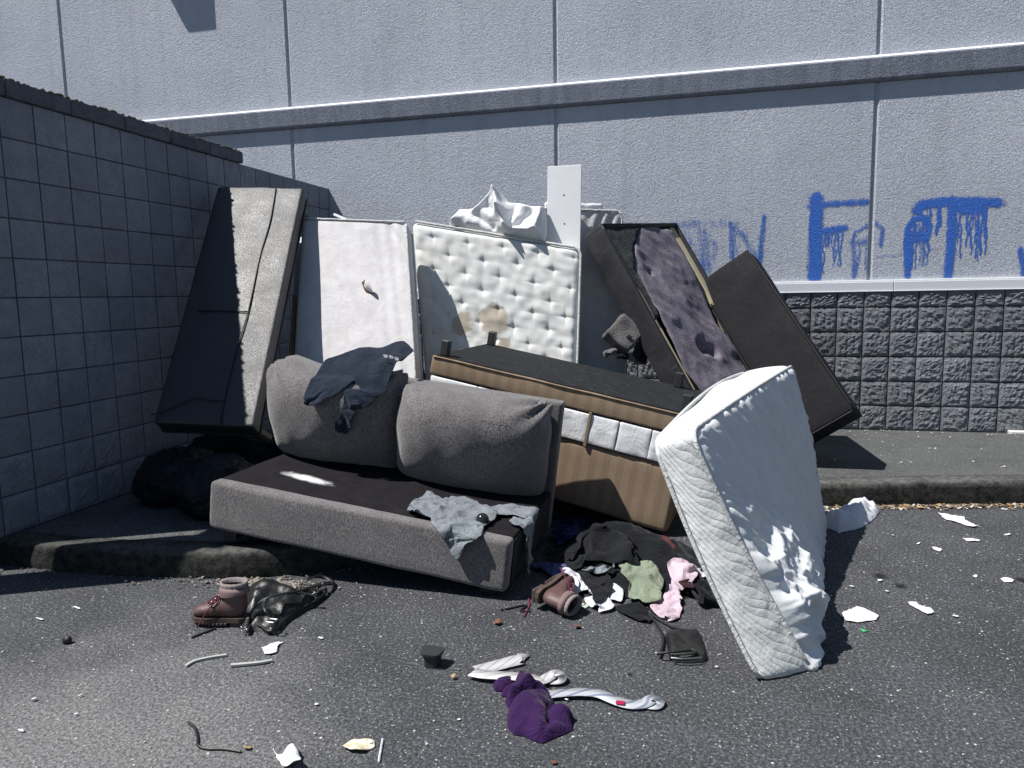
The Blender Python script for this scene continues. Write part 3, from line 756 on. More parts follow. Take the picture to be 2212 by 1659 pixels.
for P in (([('A', 1655, 1130), ('A', 1620, 1330), ('A', 1560, 1540), ('D', 1490, 390), ('D', 1415, 640), ('D', 1345, 930), ('D', 1320, 1075)]), ([('D', 905, 1015), ('D', 1020, 980), ('D', 1160, 915), ('D', 1260, 925), ('D', 1345, 932)]), ([('D', 1190, 388), ('D', 1330, 390), ('D', 1485, 395)])):
    obj('seam', *tube(spline([onk(*p) for p in P], 5), .004, 6), m_seam, dk, True)
gb = hexa({k: (kd[k[0] + '0' + k[2]] - nd * (.101 if k[1] == '0' else .12)) for k in back(.1)}, dmk, .004, (1, 1, 1), 1); obj('base_panel', gb[0], gb[1], m_side, dk)
obj('piping', *tube([kd['101'].lerp(kd['100'], t) - nd * .10 for t in np.linspace(.01, .99, 30)], .006, 6), m_seam, dk, True)
ex = (kd['101'] - kd['001']).normalized(); ez = nd.cross(ex).normalized()
for a, c in ((.90, .94), (.88, .03), (.1, .94), (.1, .05)):
    p0 = g3[2](Vector(((a - .5) * dmk[0], .5 * dmk[1], (c - .5) * dmk[2]))) - nd * .024; vs = []; fs = []
    for k, (r0, y) in enumerate(((.042, 0), (.038, .05), (.031, .11), (.027, .115))):
        for jj in range(8): an = 2 * math.pi * (jj + .5) / 8; vs.append(p0 + ex * (r0 * math.cos(an) + y * .55) - nd * y + ez * (r0 * math.sin(an)))
    for k in range(3):
        for jj in range(8): fs.append([k * 8 + jj, k * 8 + (jj + 1) % 8, k * 8 + 8 + (jj + 1) % 8, k * 8 + 8 + jj])
    fs.append([24 + jj for jj in range(8)]); obj('leg', vs, fs, m_leg, dk)

# ------------------------------------------------------------------ black sofa leaning back, underside torn open
F4 = Frame([-0.0108, 5.2491, 0.9959, -0.4658, -0.3401, 1.0018, 0.9814, 0.1776, 1.8102])
ds = thing('torn_sofa', 'black vinyl sofa leaning on its end, underside torn open over purple-grey felt and pine rails', 'sofa', F4.M @ Matrix.Translation((0, 0, -.91)))
def L4(g): return place(F4.M, g)
ax, ay, az = .4907, .0888, .9051
dl = lambda v, n: v + n * (.003 * nz(v.x * 6, v.y * 6, v.z * 4))
obj('side_panel', *L4(boxat((-ax, -ay, -az), (-ax + .035, ay, az), .012, (1, 3, 30), 2, dl)), m_leaB, ds, True)
obj('side_panel', *L4(boxat((ax - .035, -ay, -az), (ax, ay, az), .012, (1, 3, 30), 2, dl)), m_leaB, ds, True)
obj('end_panel', *L4(boxat((-ax + .0355, -ay, az - .03), (ax - .0355, ay, az - .001), .008)), m_leaB, ds, True)
obj('end_panel', *L4(boxat((-ax + .0355, -ay, -az + .001), (ax - .0355, ay, -az + .03), .008)), m_leaB, ds, True)
obj('seat_pad', *L4(boxat((-ax + .036, .03, -az + .031), (ax - .036, ay - .001, az - .031), .02)), m_leaB, ds, True)
def poly4(pts, y): return [Vector((p.x, y, p.z)) for p in (F4.local(*pz('F', *q), y) for q in pts)]
for (x0, x1) in ((-ax + .038, -ax + .085), (ax - .10, ax - .038)):
    for z0, z1 in ((-az + .03, -.42), (-.418, .20), (.202, az - .03)):
        obj('pine_rail', *L4(boxat((x0, -ay + .022, z0), (x1, -.02, z1 - .001), .003)), m_wood, ds)
# slate cloth still stapled over the upper left
def sheet_poly(pts, y, thick, m, name, parent, FR, nx=30, ny=44, fn=None, loc=pz, key='F'):
    L_ = [FR.local(*loc(key, *q), y) for q in pts]; L_ = [(p.x, p.z) for p in L_]
    xs = [p[0] for p in L_]; zs = [p[1] for p in L_]; x0, x1, z0, z1 = min(xs), max(xs), min(zs), max(zs)
    def inside(x, z):
        c = False; n = len(L_)
        for i in range(n):
            (xa, za), (xb, zb) = L_[i], L_[(i + 1) % n]
            if (za > z) != (zb > z) and x < (xb - xa) * (z - za) / (zb - za) + xa: c = not c
        return c
    def edge(x, z):
        best = (9, x, z)
        for i in range(len(L_)):
            (xa, za), (xb, zb) = L_[i], L_[(i + 1) % len(L_)]; dx, dz = xb - xa, zb - za
            t = max(0, min(1, ((x - xa) * dx + (z - za) * dz) / (dx * dx + dz * dz + 1e-12))); q = (math.hypot(x - xa - t * dx, z - za - t * dz), xa + t * dx, za + t * dz)
            if q[0] < best[0]: best = q
        return best
    vs = []; idd = {}; fs = []
    cells = [(i, j) for i in range(nx) for j in range(ny) if inside(x0 + (i + .5) * (x1 - x0) / nx, z0 + (j + .5) * (z1 - z0) / ny)]
    cs = set(cells)
    for (i, j) in cells:
        q = []
        for a, b in ((i, j), (i + 1, j), (i + 1, j + 1), (i, j + 1)):
            if (a, b) not in idd:
                x = x0 + a * (x1 - x0) / nx; z = z0 + b * (z1 - z0) / ny
                full = all(c in cs for c in ((a - 1, b - 1), (a, b - 1), (a - 1, b), (a, b)))
                e = edge(x, z)
                if not full: x, z = e[1], e[2]; ed = 0
                else: ed = e[0]
                idd[(a, b)] = len(vs); vs.append(Vector((x, y + (fn(x, z, ed) if fn else 0), z)))
            q.append(idd[(a, b)])
        fs.append(q)
    o = obj(name, *place(FR.M, (vs, fs)), m, parent, True); solid(o, thick, 0); return o
sheet_poly([(283, 236), (540, 240), (500, 300), (484, 420), (500, 520), (545, 590), (600, 700), (640, 790), (615, 815), (560, 700)], -ay + .008, .002, m_dust2, 'dust_cover', ds, F4, 18, 34,
           lambda x, z, e: .006 * nz(x * 9, z * 9) - .012 * math.exp(-e / .02) * (x > -.2))
def felt(x, z, e):
    # hard creases with two deep pockets
    v = .020 * fbm(x * 4 + .4, z * 3, 1.7, 3) + .012 * abs(nz(x * 8 + z * 5, z * 5, 3)) * 2
    a = F4.local(*pz('F', 905, 965), -ay); b = F4.local(*pz('F', 965, 1000), -ay); c = F4.local(*pz('F', 592, 520), -ay)
    for (q, r, dpt) in ((a, .05, .12), (b, .045, .12), (c, .02, .07)): v += dpt * math.exp(-(((x - q.x) ** 2 + (z - q.z) ** 2) / (r * r)) ** 1.5)
    return v - .014 + .01 * math.exp(-e / .03)
o = sheet_poly([(520, 262), (560, 243), (625, 240), (640, 262), (705, 285), (790, 430), (870, 590), (985, 840), (1100, 1010), (1200, 1160), (1260, 1350), (1000, 1420), (900, 1270), (800, 1130), (700, 930), (640, 800), (560, 640), (492, 500), (488, 380)], -ay + .012, .006, m_felt, 'felt_padding', ds, F4, 60, 110, felt)
for z in np.linspace(-az + .1, az - .1, 4):
    pass
P = [Vector((-ax + .006, -ay - .001, z)) for z in np.linspace(-az + .02, az - .02, 40)]
obj('welt', *L4(tube(P, .007, 6)), m_seam, ds, True)
P = [Vector((x, -ay - .001, az - .012)) for x in np.linspace(-ax + .02, ax - .02, 20)]
obj('welt', *L4(tube(P, .005, 6)), m_seam, ds, True)
# stub leg and torn corner of stuffing on its left flank
g = rbox((.09, .09, .17), .012, rs=2); M_ = F4.M @ Matrix.Translation((-ax - .095, .0, -.30)) @ Matrix.Rotation(math.radians(70), 4, 'Y')
lgp = wallpt(*pz('F', 530, 1010), 5.0)
obj('leg', *place(Matrix.Translation(lgp) @ F4.R @ Matrix.Rotation(math.radians(38), 4, 'Y') @ Matrix.Rotation(math.radians(30), 4, 'X'), rbox((.085, .085, .15), .01, rs=2)), m_leg, ds)

# ------------------------------------------------------------------ charcoal seat block leaning on it
F5 = Frame([0.5649, 5.4428, 0.9143, 3.1052, 3.9266, 2.2446, 0.4412, 0.2814, 1.4277])
cb = thing('charcoal_seat_block', 'long worn charcoal vinyl footstool leaning to the left under the spray paint', 'footstool', F5.M @ Matrix.Translation((0, 0, -.71)))
def L5(g): return place(F5.M, g)
obj('padded_body', *L5(boxat((-.221, -.140, -.714), (.221, .08, .714), .022, (8, 4, 26), 3, lambda v, n: v + n * (.006 * nz(v.x * 5, v.y * 5, v.z * 3) + .0015 * nz(v.x * 20, v.y * 20, v.z * 20)))), m_leaC, cb, True)
obj('bottom_board', *L5(boxat((-.214, .0805, -.707), (.214, .105, .707), .004)), m_side, cb)
for x in (-1, 1):
    P = [Vector((x * .218, -.137, z)) for z in np.linspace(-.70, .70, 30)]
    obj('seam', *L5(tube(P, .0045, 6)), m_seam, cb, True)
obj('seam', *L5(tube([Vector((x, -.137, -.711)) for x in np.linspace(-.21, .21, 12)], .0045, 6)), m_seam, cb, True)

# ------------------------------------------------------------------ box spring, mattresses, board against the wall
def corners_front(TL, TR, BR, BL, back, thb=None):
    tb = thb or back
    k = {'001': TL, '101': TR, '100': BR, '000': BL}
    k['011'] = Vector(TL) + Vector(back); k['111'] = Vector(TR) + Vector(back); k['110'] = Vector(BR) + Vector(tb); k['010'] = Vector(BL) + Vector(tb)
    return k
def ext(a, b, z):                      # extend the line a-b down to height z
    t = (z - a.z) / (b.z - a.z); return a + (b - a) * t
# left box spring
yb, yt = 4.27 + .55 * (.13 - .95), 4.27 + .55 * (1.9 - .95)
TL = lean(652, 472, yb, yt); TR = lean(877, 480, yb, yt); R2 = lean(896, 795, yb, yt); L2_ = lean(635, 750, yb, yt)
BR_ = ext(TR, R2, .14); BL_ = ext(TL, L2_, .14)
bs = thing('box_spring', 'white covered box spring standing on end with a small tear, beside the quilted mattress', 'box spring', (BL_ + BR_) / 2)
k = corners_front(TL, TR, BR_, BL_, (.0, .10, -.05), (0, .12, -.0))
def dbs(a, b, c, n):
    v = 0
    if b < .5:
        r = math.hypot((a - 1) * 1.1, (c - 1) * 1.8)
        v += .010 * math.sin((a * 1.0 + c * 1.4) * 42) * math.exp(-((r - .1) / .13) ** 2) * (a > .6)
        v += .004 * math.sin(a * 33 + 9 * nz(a * 3, c * 4)) * sstep(.85, .97, c) * (1 - sstep(.975, 1, c)) * .5
        v += .012 * fbm(a * 2, c * 2.2, 5, 2) + .004 * math.sin(a * 55 + c * 8) * sstep(.6, .9, a) * (1 - sstep(.9, 1, a))
        v -= .004 * math.exp(-((a - .47) / .004) ** 2)
    return v * min(1, min(a, 1 - a, c, 1 - c) / .03 + .15)
dm = (1.06, .14, 1.9)
g = hexa(k, dm, .02, (56, 2, 90), 2, dbs)
obj('cover', g[0], g[1], m_nonw, bs, True)
W_ = g[2]
def wpt(W, dm, a, b, c): return W(Vector(((a - .5) * dm[0], (b - .5) * dm[1], (c - .5) * dm[2])))
P = [wpt(W_, dm, a, -.02, 1.0) for a in np.linspace(.01, .99, 40)]; P2 = [wpt(W_, dm, 1.0, -.03, c) for c in np.linspace(.99, .02, 60)]
for Q in (P, P2): obj('edge_binding', *tube([p + Vector((.003 * nz(i * .9, 0), .0, .004 * nz(i * .7, 3))) for i, p in enumerate(Q)], .0095, 6, .8), m_pipe, bs, True)
P3 = [wpt(W_, dm, 1.0, 1.02, c) for c in np.linspace(.99, .02, 60)]; obj('edge_binding', *tube(P3, .008, 6, .8), m_pipe, bs, True)
# tear with a flap of cloth
a0 = wpt(W_, dm, .565, -.03, .73)
tp = lean(800, 628, yb, yt)
vs = [tp + Vector(v) for v in ((-.055, -.012, .055), (-.028, -.014, .075), (-.038, -.014, .03), (-.005, -.016, .0), (.035, -.014, -.02), (.05, -.012, -.045), (.01, -.012, -.035), (-.035, -.012, .0))]
obj('tear', vs, [[0, 1, 2], [0, 2, 7], [2, 3, 7], [3, 6, 7], [3, 4, 6], [4, 5, 6]], m_plyw, bs)
vs = [tp + Vector(v) for v in ((-.028, -.016, .072), (.012, -.035, .07), (.03, -.055, .03), (.045, -.055, -.015), (.035, -.02, -.02), (-.003, -.02, .0), (-.036, -.018, .03), (.0, -.045, .035))]
o = obj('torn_flap', vs, [[0, 1, 7], [1, 2, 7], [2, 3, 7], [3, 4, 5], [7, 3, 5], [7, 5, 6], [0, 7, 6]], m_nonw, bs, True); solid(o, .002); add_sub(o, 2)
# exposed timber at its lower left edge
q1 = lean(636, 640, yb + .05, yt + .05); q2 = lean(632, 770, yb + .05, yt + .05)
obj('timber_edge', *tube([q1, q2], .018, 4), m_plyw, bs)
# mattress behind the box spring: only its pale left edge shows
yb, yt = 4.02, 4.02 + .55 * 1.77
q1 = lean(634, 560, yb, yt); q2 = lean(603, 960, yb, yt)
b1 = ext(q1, q2, .135); t1 = ext(q1, q2, 1.78)
m3 = thing('mattress', 'mattress hidden behind the white box spring, showing a narrow shaded left edge', 'mattress', b1 + Vector((.5, 0, 0)))
k = corners_front(t1, t1 + Vector((.8, 0, 0)), b1 + Vector((.8, 0, 0)), b1, (0, .12, -.05))
g = hexa(k, (1.0, .15, 1.7), .05, (6, 2, 14), 4); obj('ticking', g[0], g[1], m_sheet, m3, True)

# quilted mattress
yb, yt = 4.83 + .16 * (.13 - .97), 4.83 + .16 * (1.9 - .97)
TL = lean(893, 479, yb, yt); TR = lean(1254, 538, yb, yt); RR = lean(1246, 785, yb, yt); LL = lean(917, 795, yb, yt)
BL_ = ext(TL, LL, .14) ; BR_ = ext(TR, RR, .14)
TL += (TL - TR).normalized() * .02; BL_ += Vector((-.0, 0, 0))
STAINS = [(tuple(lean(1000, 700, yb, yt)), .085), (tuple(lean(1068, 690, yb, yt)), .115), (tuple(lean(1090, 745, yb, yt)), .05)]
STAINS = [(a, 0, b) for a, b in STAINS]
m_quilt = mat('quilted_ticking', rough=.75, spec=.25, build=b_quilt)
mq = thing('mattress', 'stained quilted mattress with swirl stitching standing upright beside the white box spring', 'mattress', (BL_ + BR_) / 2)
k = corners_front(TL, TR, BR_, BL_, (.0, .12, -.02), (0, .12, -.0))
dm = ((TR - TL).length, .2, (TL - BL_).length)
sp_ = .262; tufts = [(i * sp_ + (sp_ / 2 if j % 2 else 0) + j * .012, j * .118) for j in range(-2, 22) for i in range(-4, 9)]
rng = random.Random(2); tufts = [(x + rng.uniform(-.012, .012), z + rng.uniform(-.012, .012)) for x, z in tufts]
tar = np.array(tufts)
def dq(a, b, c, n):
    if b > .35: return .006 * nz(a * 8, c * 8)
    x, z = a * dm[0], c * dm[2]
    dx = np.abs(tar[:, 0] - x); dz = np.abs(tar[:, 1] - z)
    d = (dx ** .55 + dz ** .55).min(); d2 = np.hypot(dx, dz).min()
    dr2 = ((dx ** .62 + dz ** .62) ** (1 / .62)).min()
    v = .012 - .017 * math.exp(-(dr2 / .036) ** 1.2) - .004 * math.exp(-(d2 / .035) ** 2) + .007 * nz(x * 7, z * 7) + .006 * nz(x * 15, z * 15, 4)
    e = min(a * dm[0], (1 - a) * dm[0], c * dm[2], (1 - c) * dm[2])
    v *= sstep(0, .05, e)
    if c < .38 and a > .5: v += .006 * math.sin((x * .4 + z) * 120) * sstep(.5, .8, a)
    return v
g = hexa(k, dm, .055, (150, 2, 190), 5, dq)
obj('quilted_panel', g[0], g[1], m_quilt, mq, True)
W_ = g[2]
P = [wpt(W_, dm, a, .03, 1.0 + .002) + Vector((0, 0, .004 * abs(math.sin(i * 1.35)))) for i, a in enumerate(np.linspace(.03, .965, 110))]
cor = [wpt(W_, dm, 1.0 - .035 * (1 - math.sin(t)), .03, 1.0 - .026 * (1 - math.cos(t))) for t in np.linspace(0, math.pi / 2, 6)]
P2 = [wpt(W_, dm, 1.003, .03, c) for c in np.linspace(.97, .02, 70)]
obj('edge_piping', *tube(P + cor[1:5] + P2, .0095, 6), m_pipe, mq, True)

# white board propped behind it
bd = thing('shelf_board', 'long white laminate board propped upright behind the quilted mattress', 'board', (-1.0, 5.75, .4))
T0 = hit(1183, 360, Vector((0, 5.045, 1.6)), Vector((0, 1, -.08))); T1 = hit(1256, 355.5, Vector((0, 5.045, 1.6)), Vector((0, 1, -.08)))
B1 = hit(1253, 545, Vector((0, 5.045, 1.6)), Vector((0, 1, -.08))); B1 = ext(T1, B1, .5); B0 = B1 + (T0 - T1)
g = hexa(corners_front(T0, T1, B1, B0, (0, .02, .004)), (.27, .02, 1.85), .002, (1, 1, 1), 1); obj('board', g[0], g[1], m_board, bd)
for (x, y) in ((1218, 421), (1219, 483)):
    p = hit(x, y, Vector((0, 5.043, 1.6)), Vector((0, 1, -.08))); obj('screw_hole', *boxat(p - Vector((.004, .001, .004)), p + Vector((.004, .003, .004)), .001), m_seam, bd)

# box spring standing on end at the back
k1 = wallpt(1136, 450, 5.10); k2 = wallpt(1343, 456, 5.31); kb = wallpt(1352, 790, 5.22)
b2 = thing('box_spring', 'white box spring standing on end behind the long white board, top corner crumpled', 'box spring', (k1.x / 2 + k2.x / 2, 5.0, .14))
BR_ = ext(k2, kb, .14); BL_ = BR_ + (k1 - k2)
def db2(a, b, c, n):
    if b > .5: return 0
    r = math.hypot((a - 1) * .8, (c - 1) * 1.6)
    return (.016 * math.sin((a * 1.2 - c * 1.0) * 40 + 2 * nz(a * 5, c * 5)) * math.exp(-((r - .12) / .16) ** 2) + .012 * fbm(a * 3, c * 5, 9, 3)) * min(1, min(a, 1 - a, c, 1 - c) / .03 + .1)
dm = (.78, .14, 1.85)
g = hexa(corners_front(k1, k2, BR_, BL_, (0, .08, -.01)), dm, .03, (36, 2, 70), 3, db2); obj('cover', g[0], g[1], m_nonw, b2, True)
P = [wpt(g[2], dm, a, -.02, 1.0) for a in np.linspace(.02, .96, 40)] + [wpt(g[2], dm, 1.0, -.02, c) for c in np.linspace(.97, .02, 60)]
obj('edge_binding', *tube([p + Vector((.004 * nz(i * .8, 1), 0, .005 * nz(i * .6, 5))) for i, p in enumerate(P)], .010, 6, .8), m_pipe, b2, True)
# thin mattress between it and the wall
m4 = thing('mattress', 'thin white quilted mattress squeezed between the crumpled box spring and the stucco wall', 'mattress', (-.9, 5.25, .14))
k1 = wallpt(1100, 440, 5.24); k2 = wallpt(1300, 441, 5.44); kb = wallpt(1358, 800, 5.36)
k1.x = -1.05; BRx = wallpt(1357, 700, 5.4).x
g = hexa(corners_front(k1, k2, Vector((BRx, 5.38, .14)), Vector((k1.x, 5.18, .14)), (0, .05, 0)), (.75, .06, 1.8), .02, (14, 2, 40), 3, lambda a, b, c, n: .006 * math.sin(c * 90 + 3 * nz(a * 9, c * 20)) * (b < .5)); obj('ticking', g[0], g[1], m_sheet, m4, True)

# ------------------------------------------------------------------ the white mattress slumped on its side at the right
def atY(x, y, Y): return wallpt(x, y, Y)
A = {'000': gp(1757, 1449), '010': gp(1640, 1477), '001': atY(1494, 932, 2.53), '011': atY(1410, 958, 2.60), '101': atY(1713, 790, 4.22), '100': gp(1783, 1148), '111': atY(1604, 806, 4.27), '110': Vector((.60, 4.26, 0))}
mr = thing('mattress', 'white single mattress slumped on its side across the front, its backing cloth loose and wrinkled', 'mattress', (A['000'] + A['110']) / 2)
dm = (1.75, .2, .9)
def dr(a, b, c, n):
    v = 0
    if b < .12 and 0.005 < a < .995:
        # slack satin: pleats gathered along the seams, long creases, a crumpled slump low on the near side
        def rg_(x, y, k, p=1.5): return (1 - min(1, 2.2 * abs(nz(x, y, k)))) ** p
        v += .011 * math.sin(a * 78 + 14 * nz(a * 7, c * 1.5) + c * 14) * math.exp(-(1 - c) / .20) * (.6 + nz(a * 5, 3))
        v += .015 * (abs(math.sin(c * 38 + a * 60 + 5 * nz(a * 4, c * 7))) ** .7 - .5) * math.exp(-a / .055)
        v += .012 * rg_(a * 13 + c * 6, c * 1.5, 3) + .007 * rg_(a * 30 + c * 14, c * 2.5, 8) + .010 * nz(a * 8 + c * 3, c * 1.2, 13)
        lowk = sstep(.78, .12, c) * sstep(.75, .02, a)
        v += .045 * math.exp(-((a - .16) / .16) ** 2 - ((c - .20) / .16) ** 2) + lowk * (.058 * rg_(a * 5.5 - c * 2.2, c * 3.2 + a * 3, 6, 1.2) + .034 * rg_(a * 13 - c * 5, c * 7 + a * 6, 16, 1.2) + .010 * rg_(a * 30 - c * 8, c * 15, 26) - .02)
        v -= .014 * math.sin(math.pi * min(1, max(0, a))) * math.sin(math.pi * c)
        v *= sstep(0, .045, min(a, 1 - a, c, 1 - c) * 1.8) * .97 + .03
    elif a < .03:
        v += .012 * math.sin(math.pi * min(1, max(0, b))) + .004 * nz(b * 4, c * 12)
    elif c > .97: v += .010 * math.sin(math.pi * b) + .006 * math.sin(a * 14) * 1
    # slump of the lower near corner and bow of the long edges
    return v
g = hexa(A, dm, .035, (230, 6, 170), 3, dr)
# bend: the near upright edge bows, the top droops in the middle
def bend(p, v):
    a, b, c = v[0] / dm[0] + .5, v[1] / dm[1] + .5, v[2] / dm[2] + .5
    p = p + Vector((-.018, 0, 0)) * math.sin(math.pi * c) * (1 - a) + Vector((0, 0, .05)) * math.sin(math.pi * a) * c * (b * .9 + .1) * 1.0
    p = p + Vector((.02, .0, 0)) * math.sin(math.pi * c) * a
    return p
raw, fs_ = rbox(dm, .035, (230, 6, 170), 3)
vs = [bend(p, v) for p, v in zip(g[0], raw)]
vs = [Vector((p.x, p.y, max(p.z, .002))) for p in vs]
fb = [f for f in g[1] if sum(raw[i].y for i in f) / 4 < -dm[1] / 2 + .012]
fo = [f for f in g[1] if f not in fb] if False else None
isback = [sum(raw[i].y for i in f) / 4 < -dm[1] / 2 + .012 for f in g[1]]
def submesh(vs, fs, raw):
    mp = {}; v2 = []; f2 = []; r2 = []
    for f in fs:
        q = []
        for i in f:
            if i not in mp: mp[i] = len(v2); v2.append(vs[i]); r2.append(raw[i])
            q.append(mp[i])
        f2.append(q)
    return v2, f2, r2
v2, f2, r2 = submesh(vs, [f for f, b in zip(g[1], isback) if b], raw); obj('backing_cloth', v2, f2, m_satin, mr, True)
v2, f2, r2 = submesh(vs, [f for f, b in zip(g[1], isback) if not b], raw)
o = obj('quilted_border', v2, f2, m_border, mr, True)
st = o.data.attributes.new('st', 'FLOAT_VECTOR', 'POINT'); arr = []
for v in r2:
    if v[0] < -dm[0] / 2 + .04: arr += [v[2] * 1.0 - v[1] * 1.3, v[1] * 1.6 + .3, 0]
    else: arr += [v[0] - v[1] * .6, v[1] * 1.6, 0]
st.data.foreach_set('vector', arr)
def bpt(a, b, c):
    v = Vector(((a - .5) * dm[0], (b - .5) * dm[1], (c - .5) * dm[2])); return bend(g[2](v), v)
def rr_loop(b):
    r1, r2_ = .05, .035; pts = []
    seq = [(0 + r2_ * .35, 0, 1, 0)]
    P = []
    for c in np.linspace(.93, .06, 40): P.append(bpt(-.001, b, c))
    for t in np.linspace(0, math.pi / 2, 7)[1:]: P.append(bpt(.03 * (1 - math.cos(t)), b, .06 - .055 * math.sin(t)))
    Q = []
    for t in np.linspace(0, math.pi / 2, 7): Q.append(bpt(.04 * (1 - math.sin(t)), b, 1 - .07 * (1 - math.cos(t)) ))
    Q = Q[::-1] if False else Q
    T = [bpt(a, b, 1.0) for a in np.linspace(.05, .985, 70)]
    E_ = [bpt(1.0, b, c) for c in np.linspace(.97, .03, 50)]
    up = [bpt(.0 + .04 * (1 - math.cos(t)), b, .93 + .07 * math.sin(t)) for t in np.linspace(0, math.pi / 2, 7)]
    return P[::-1] + up[1:] + T[1:] + E_
for b, rad in ((.03, .0085), (.97, .0085)):
    obj('edge_piping', *tube(rr_loop(b), rad, 6), m_pipe, mr, True)
# rip in the backing with a hanging tongue
Mn = (A['101'] - A['001']).normalized()
def bk(x, y, off=0):
    n = (A['100'] - A['000']).cross(A['001'] - A['000']).normalized()
    n = n if n.x > 0 else -n
    return hit(x, y, A['000'] + n * off, n)
vs = [bk(*pz('d', *p), -.0 + o_) for p, o_ in (((1102, 812), .012), ((1168, 808), .014), ((1150, 850), .02), ((1130, 868), .016))]
obj('rip', vs, [[0, 1, 2, 3]], mat('grey_wadding', (.30, .29, .28), .95), mr)
vs = [bk(*pz('d', *p), o_) for p, o_ in (((1130, 866), .014), ((1152, 850), .02), ((1185, 960), .045), ((1168, 1000), .05), ((1130, 980), .03), ((1120, 920), .018))]
o = obj('torn_flap', vs, [[0, 1, 5], [1, 2, 4, 5], [2, 3, 4]], m_satin, mr, True); solid(o, .0015)

# ------------------------------------------------------------------ loose clothes: laid out as outlines, then settled by a short cloth simulation
def poly_grid(L_, sp):
    xs = [p[0] for p in L_]; zs = [p[1] for p in L_]; x0, x1, z0, z1 = min(xs), max(xs), min(zs), max(zs)
    nx = max(2, int((x1 - x0) / sp)); ny = max(2, int((z1 - z0) / sp)); n = len(L_)
    def inside(x, z):
        c = False
        for i in range(n):
            (xa, za), (xb, zb) = L_[i], L_[(i + 1) % n]
            if (za > z) != (zb > z) and x < (xb - xa) * (z - za) / (zb - za) + xa: c = not c
        return c
    def edge(x, z):
        best = (9, x, z)
        for i in range(n):
            (xa, za), (xb, zb) = L_[i], L_[(i + 1) % n]; dx, dz = xb - xa, zb - za
            t = max(0, min(1, ((x - xa) * dx + (z - za) * dz) / (dx * dx + dz * dz + 1e-12))); q = (math.hypot(x - xa - t * dx, z - za - t * dz), xa + t * dx, za + t * dz)
            if q[0] < best[0]: best = q
        return best
    cells = [(i, j) for i in range(nx) for j in range(ny) if inside(x0 + (i + .5) * (x1 - x0) / nx, z0 + (j + .5) * (z1 - z0) / ny)]
    cs = set(cells); idd = {}; vs = []; fs = []
    for (i, j) in cells:
        q = []
        for a, b in ((i, j), (i + 1, j), (i + 1, j + 1), (i, j + 1)):
            if (a, b) not in idd:
                x = x0 + a * (x1 - x0) / nx; z = z0 + b * (z1 - z0) / ny
                if not all(c in cs for c in ((a - 1, b - 1), (a, b - 1), (a - 1, b), (a, b))):
                    e = edge(x, z)
                    if e[0] < sp * 1.1: x, z = e[1], e[2]
                idd[(a, b)] = len(vs); vs.append((x, z))
            q.append(idd[(a, b)])
        fs.append(q)
    return vs, fs
def mound(x, y):
    return .20 * math.exp(-(((x + .36) / .21) ** 2 + ((y - 3.52) / .20) ** 2)) + .10 * math.exp(-(((x + .10) / .16) ** 2 + ((y - 3.42) / .20) ** 2)) + .05 * math.exp(-(((x + .28) / .25) ** 2 + ((y - 3.2) / .16) ** 2))
def onmound(x, y, off=.0):
    d = ray(x, y); t = 1.5
    for _ in range(900):
        p = O + d * t
        if p.z < mound(p.x, p.y) + off: return p
        t += .004
    return p
GAR = []                               # (name, verts3d, faces, pins, object settings)
def garment(key, pts2, sp, to3d, pins=None, crumple=.02, seed=0, dup=None):
    v2, fs = poly_grid(pts2, sp)
    vs = [to3d(x, z) + Vector((.4 * crumple * nz(x * 9, z * 9, 1, seed), .4 * crumple * nz(x * 9, z * 9, 5, seed), crumple * (nz(x * 8, z * 8, 3, seed) + .5 * nz(x * 18, z * 18, 7, seed)))) for x, z in v2]
    pn = [1.0 if pins and pins(x, z) else 0.0 for x, z in v2]
    GAR.append((key, vs, fs, pn)); return key
CALM = {'hoodA': 1.0, 'hoodB': 1.0, 'tee': .35, 'tee2': .8, 'tee3': .8, 'black': .8}   # how little each piece puckers
def pile(key, zoom, pts, off, seed, sp=.0125, cr=.03):
    P = [onmound(*pz(zoom, *p), off) for p in pts]; cm = sum(P, Vector()) / len(P); P = [cm + (p - cm) * .90 for p in P]
    garment(key, [(p.x, p.y) for p in P], sp, lambda x, y: Vector((x, y, mound(x, y) + off)), crumple=cr, seed=seed)
pile('navy', 'c', [(655, 440), (740, 350), (860, 265), (940, 258), (1010, 310), (930, 420), (820, 560), (720, 560)], .015, 1)
pile('peri', 'c', [(622, 700), (690, 643), (812, 680), (860, 740), (760, 820), (640, 780)], .012, 2)
pile('white', 'c', [(690, 895), (740, 790), (830, 730), (930, 780), (960, 900), (880, 900), (840, 930), (780, 945)], .022, 3)
pile('white2', 'c', [(900, 900), (1060, 830), (1170, 900), (1165, 975), (1060, 965), (930, 945)], .014, 4)
pile('knit', 'c', [(1520, 790), (1620, 750), (1730, 800), (1790, 900), (1835, 1025), (1700, 1050), (1590, 1070), (1530, 960)], .015, 5)
pile('low', 'c', [(1068, 990), (1200, 955), (1370, 975), (1410, 1040), (1300, 1068), (1250, 1115), (1170, 1085)], .012, 6)
pile('jeans', 'c', [(780, 470), (850, 370), (940, 330), (1020, 305), (1160, 345), (1300, 405), (1360, 490), (1380, 590), (1300, 600), (1200, 560), (1060, 560), (930, 590), (800, 640), (762, 590)], .10, 7, .0125, .07)
pile('sage', 'c', [(1080, 615), (1180, 600), (1330, 640), (1425, 760), (1400, 870), (1345, 955), (1210, 965), (1125, 880), (1150, 790), (1100, 700)], .045, 8, .011, .045)
pile('pink', 'c', [(1382, 570), (1450, 540), (1530, 590), (1632, 665), (1610, 735), (1530, 780), (1580, 880), (1612, 985), (1560, 1070), (1460, 1040), (1372, 970), (1420, 850), (1450, 760), (1370, 650)], .055, 9, .011, .04)
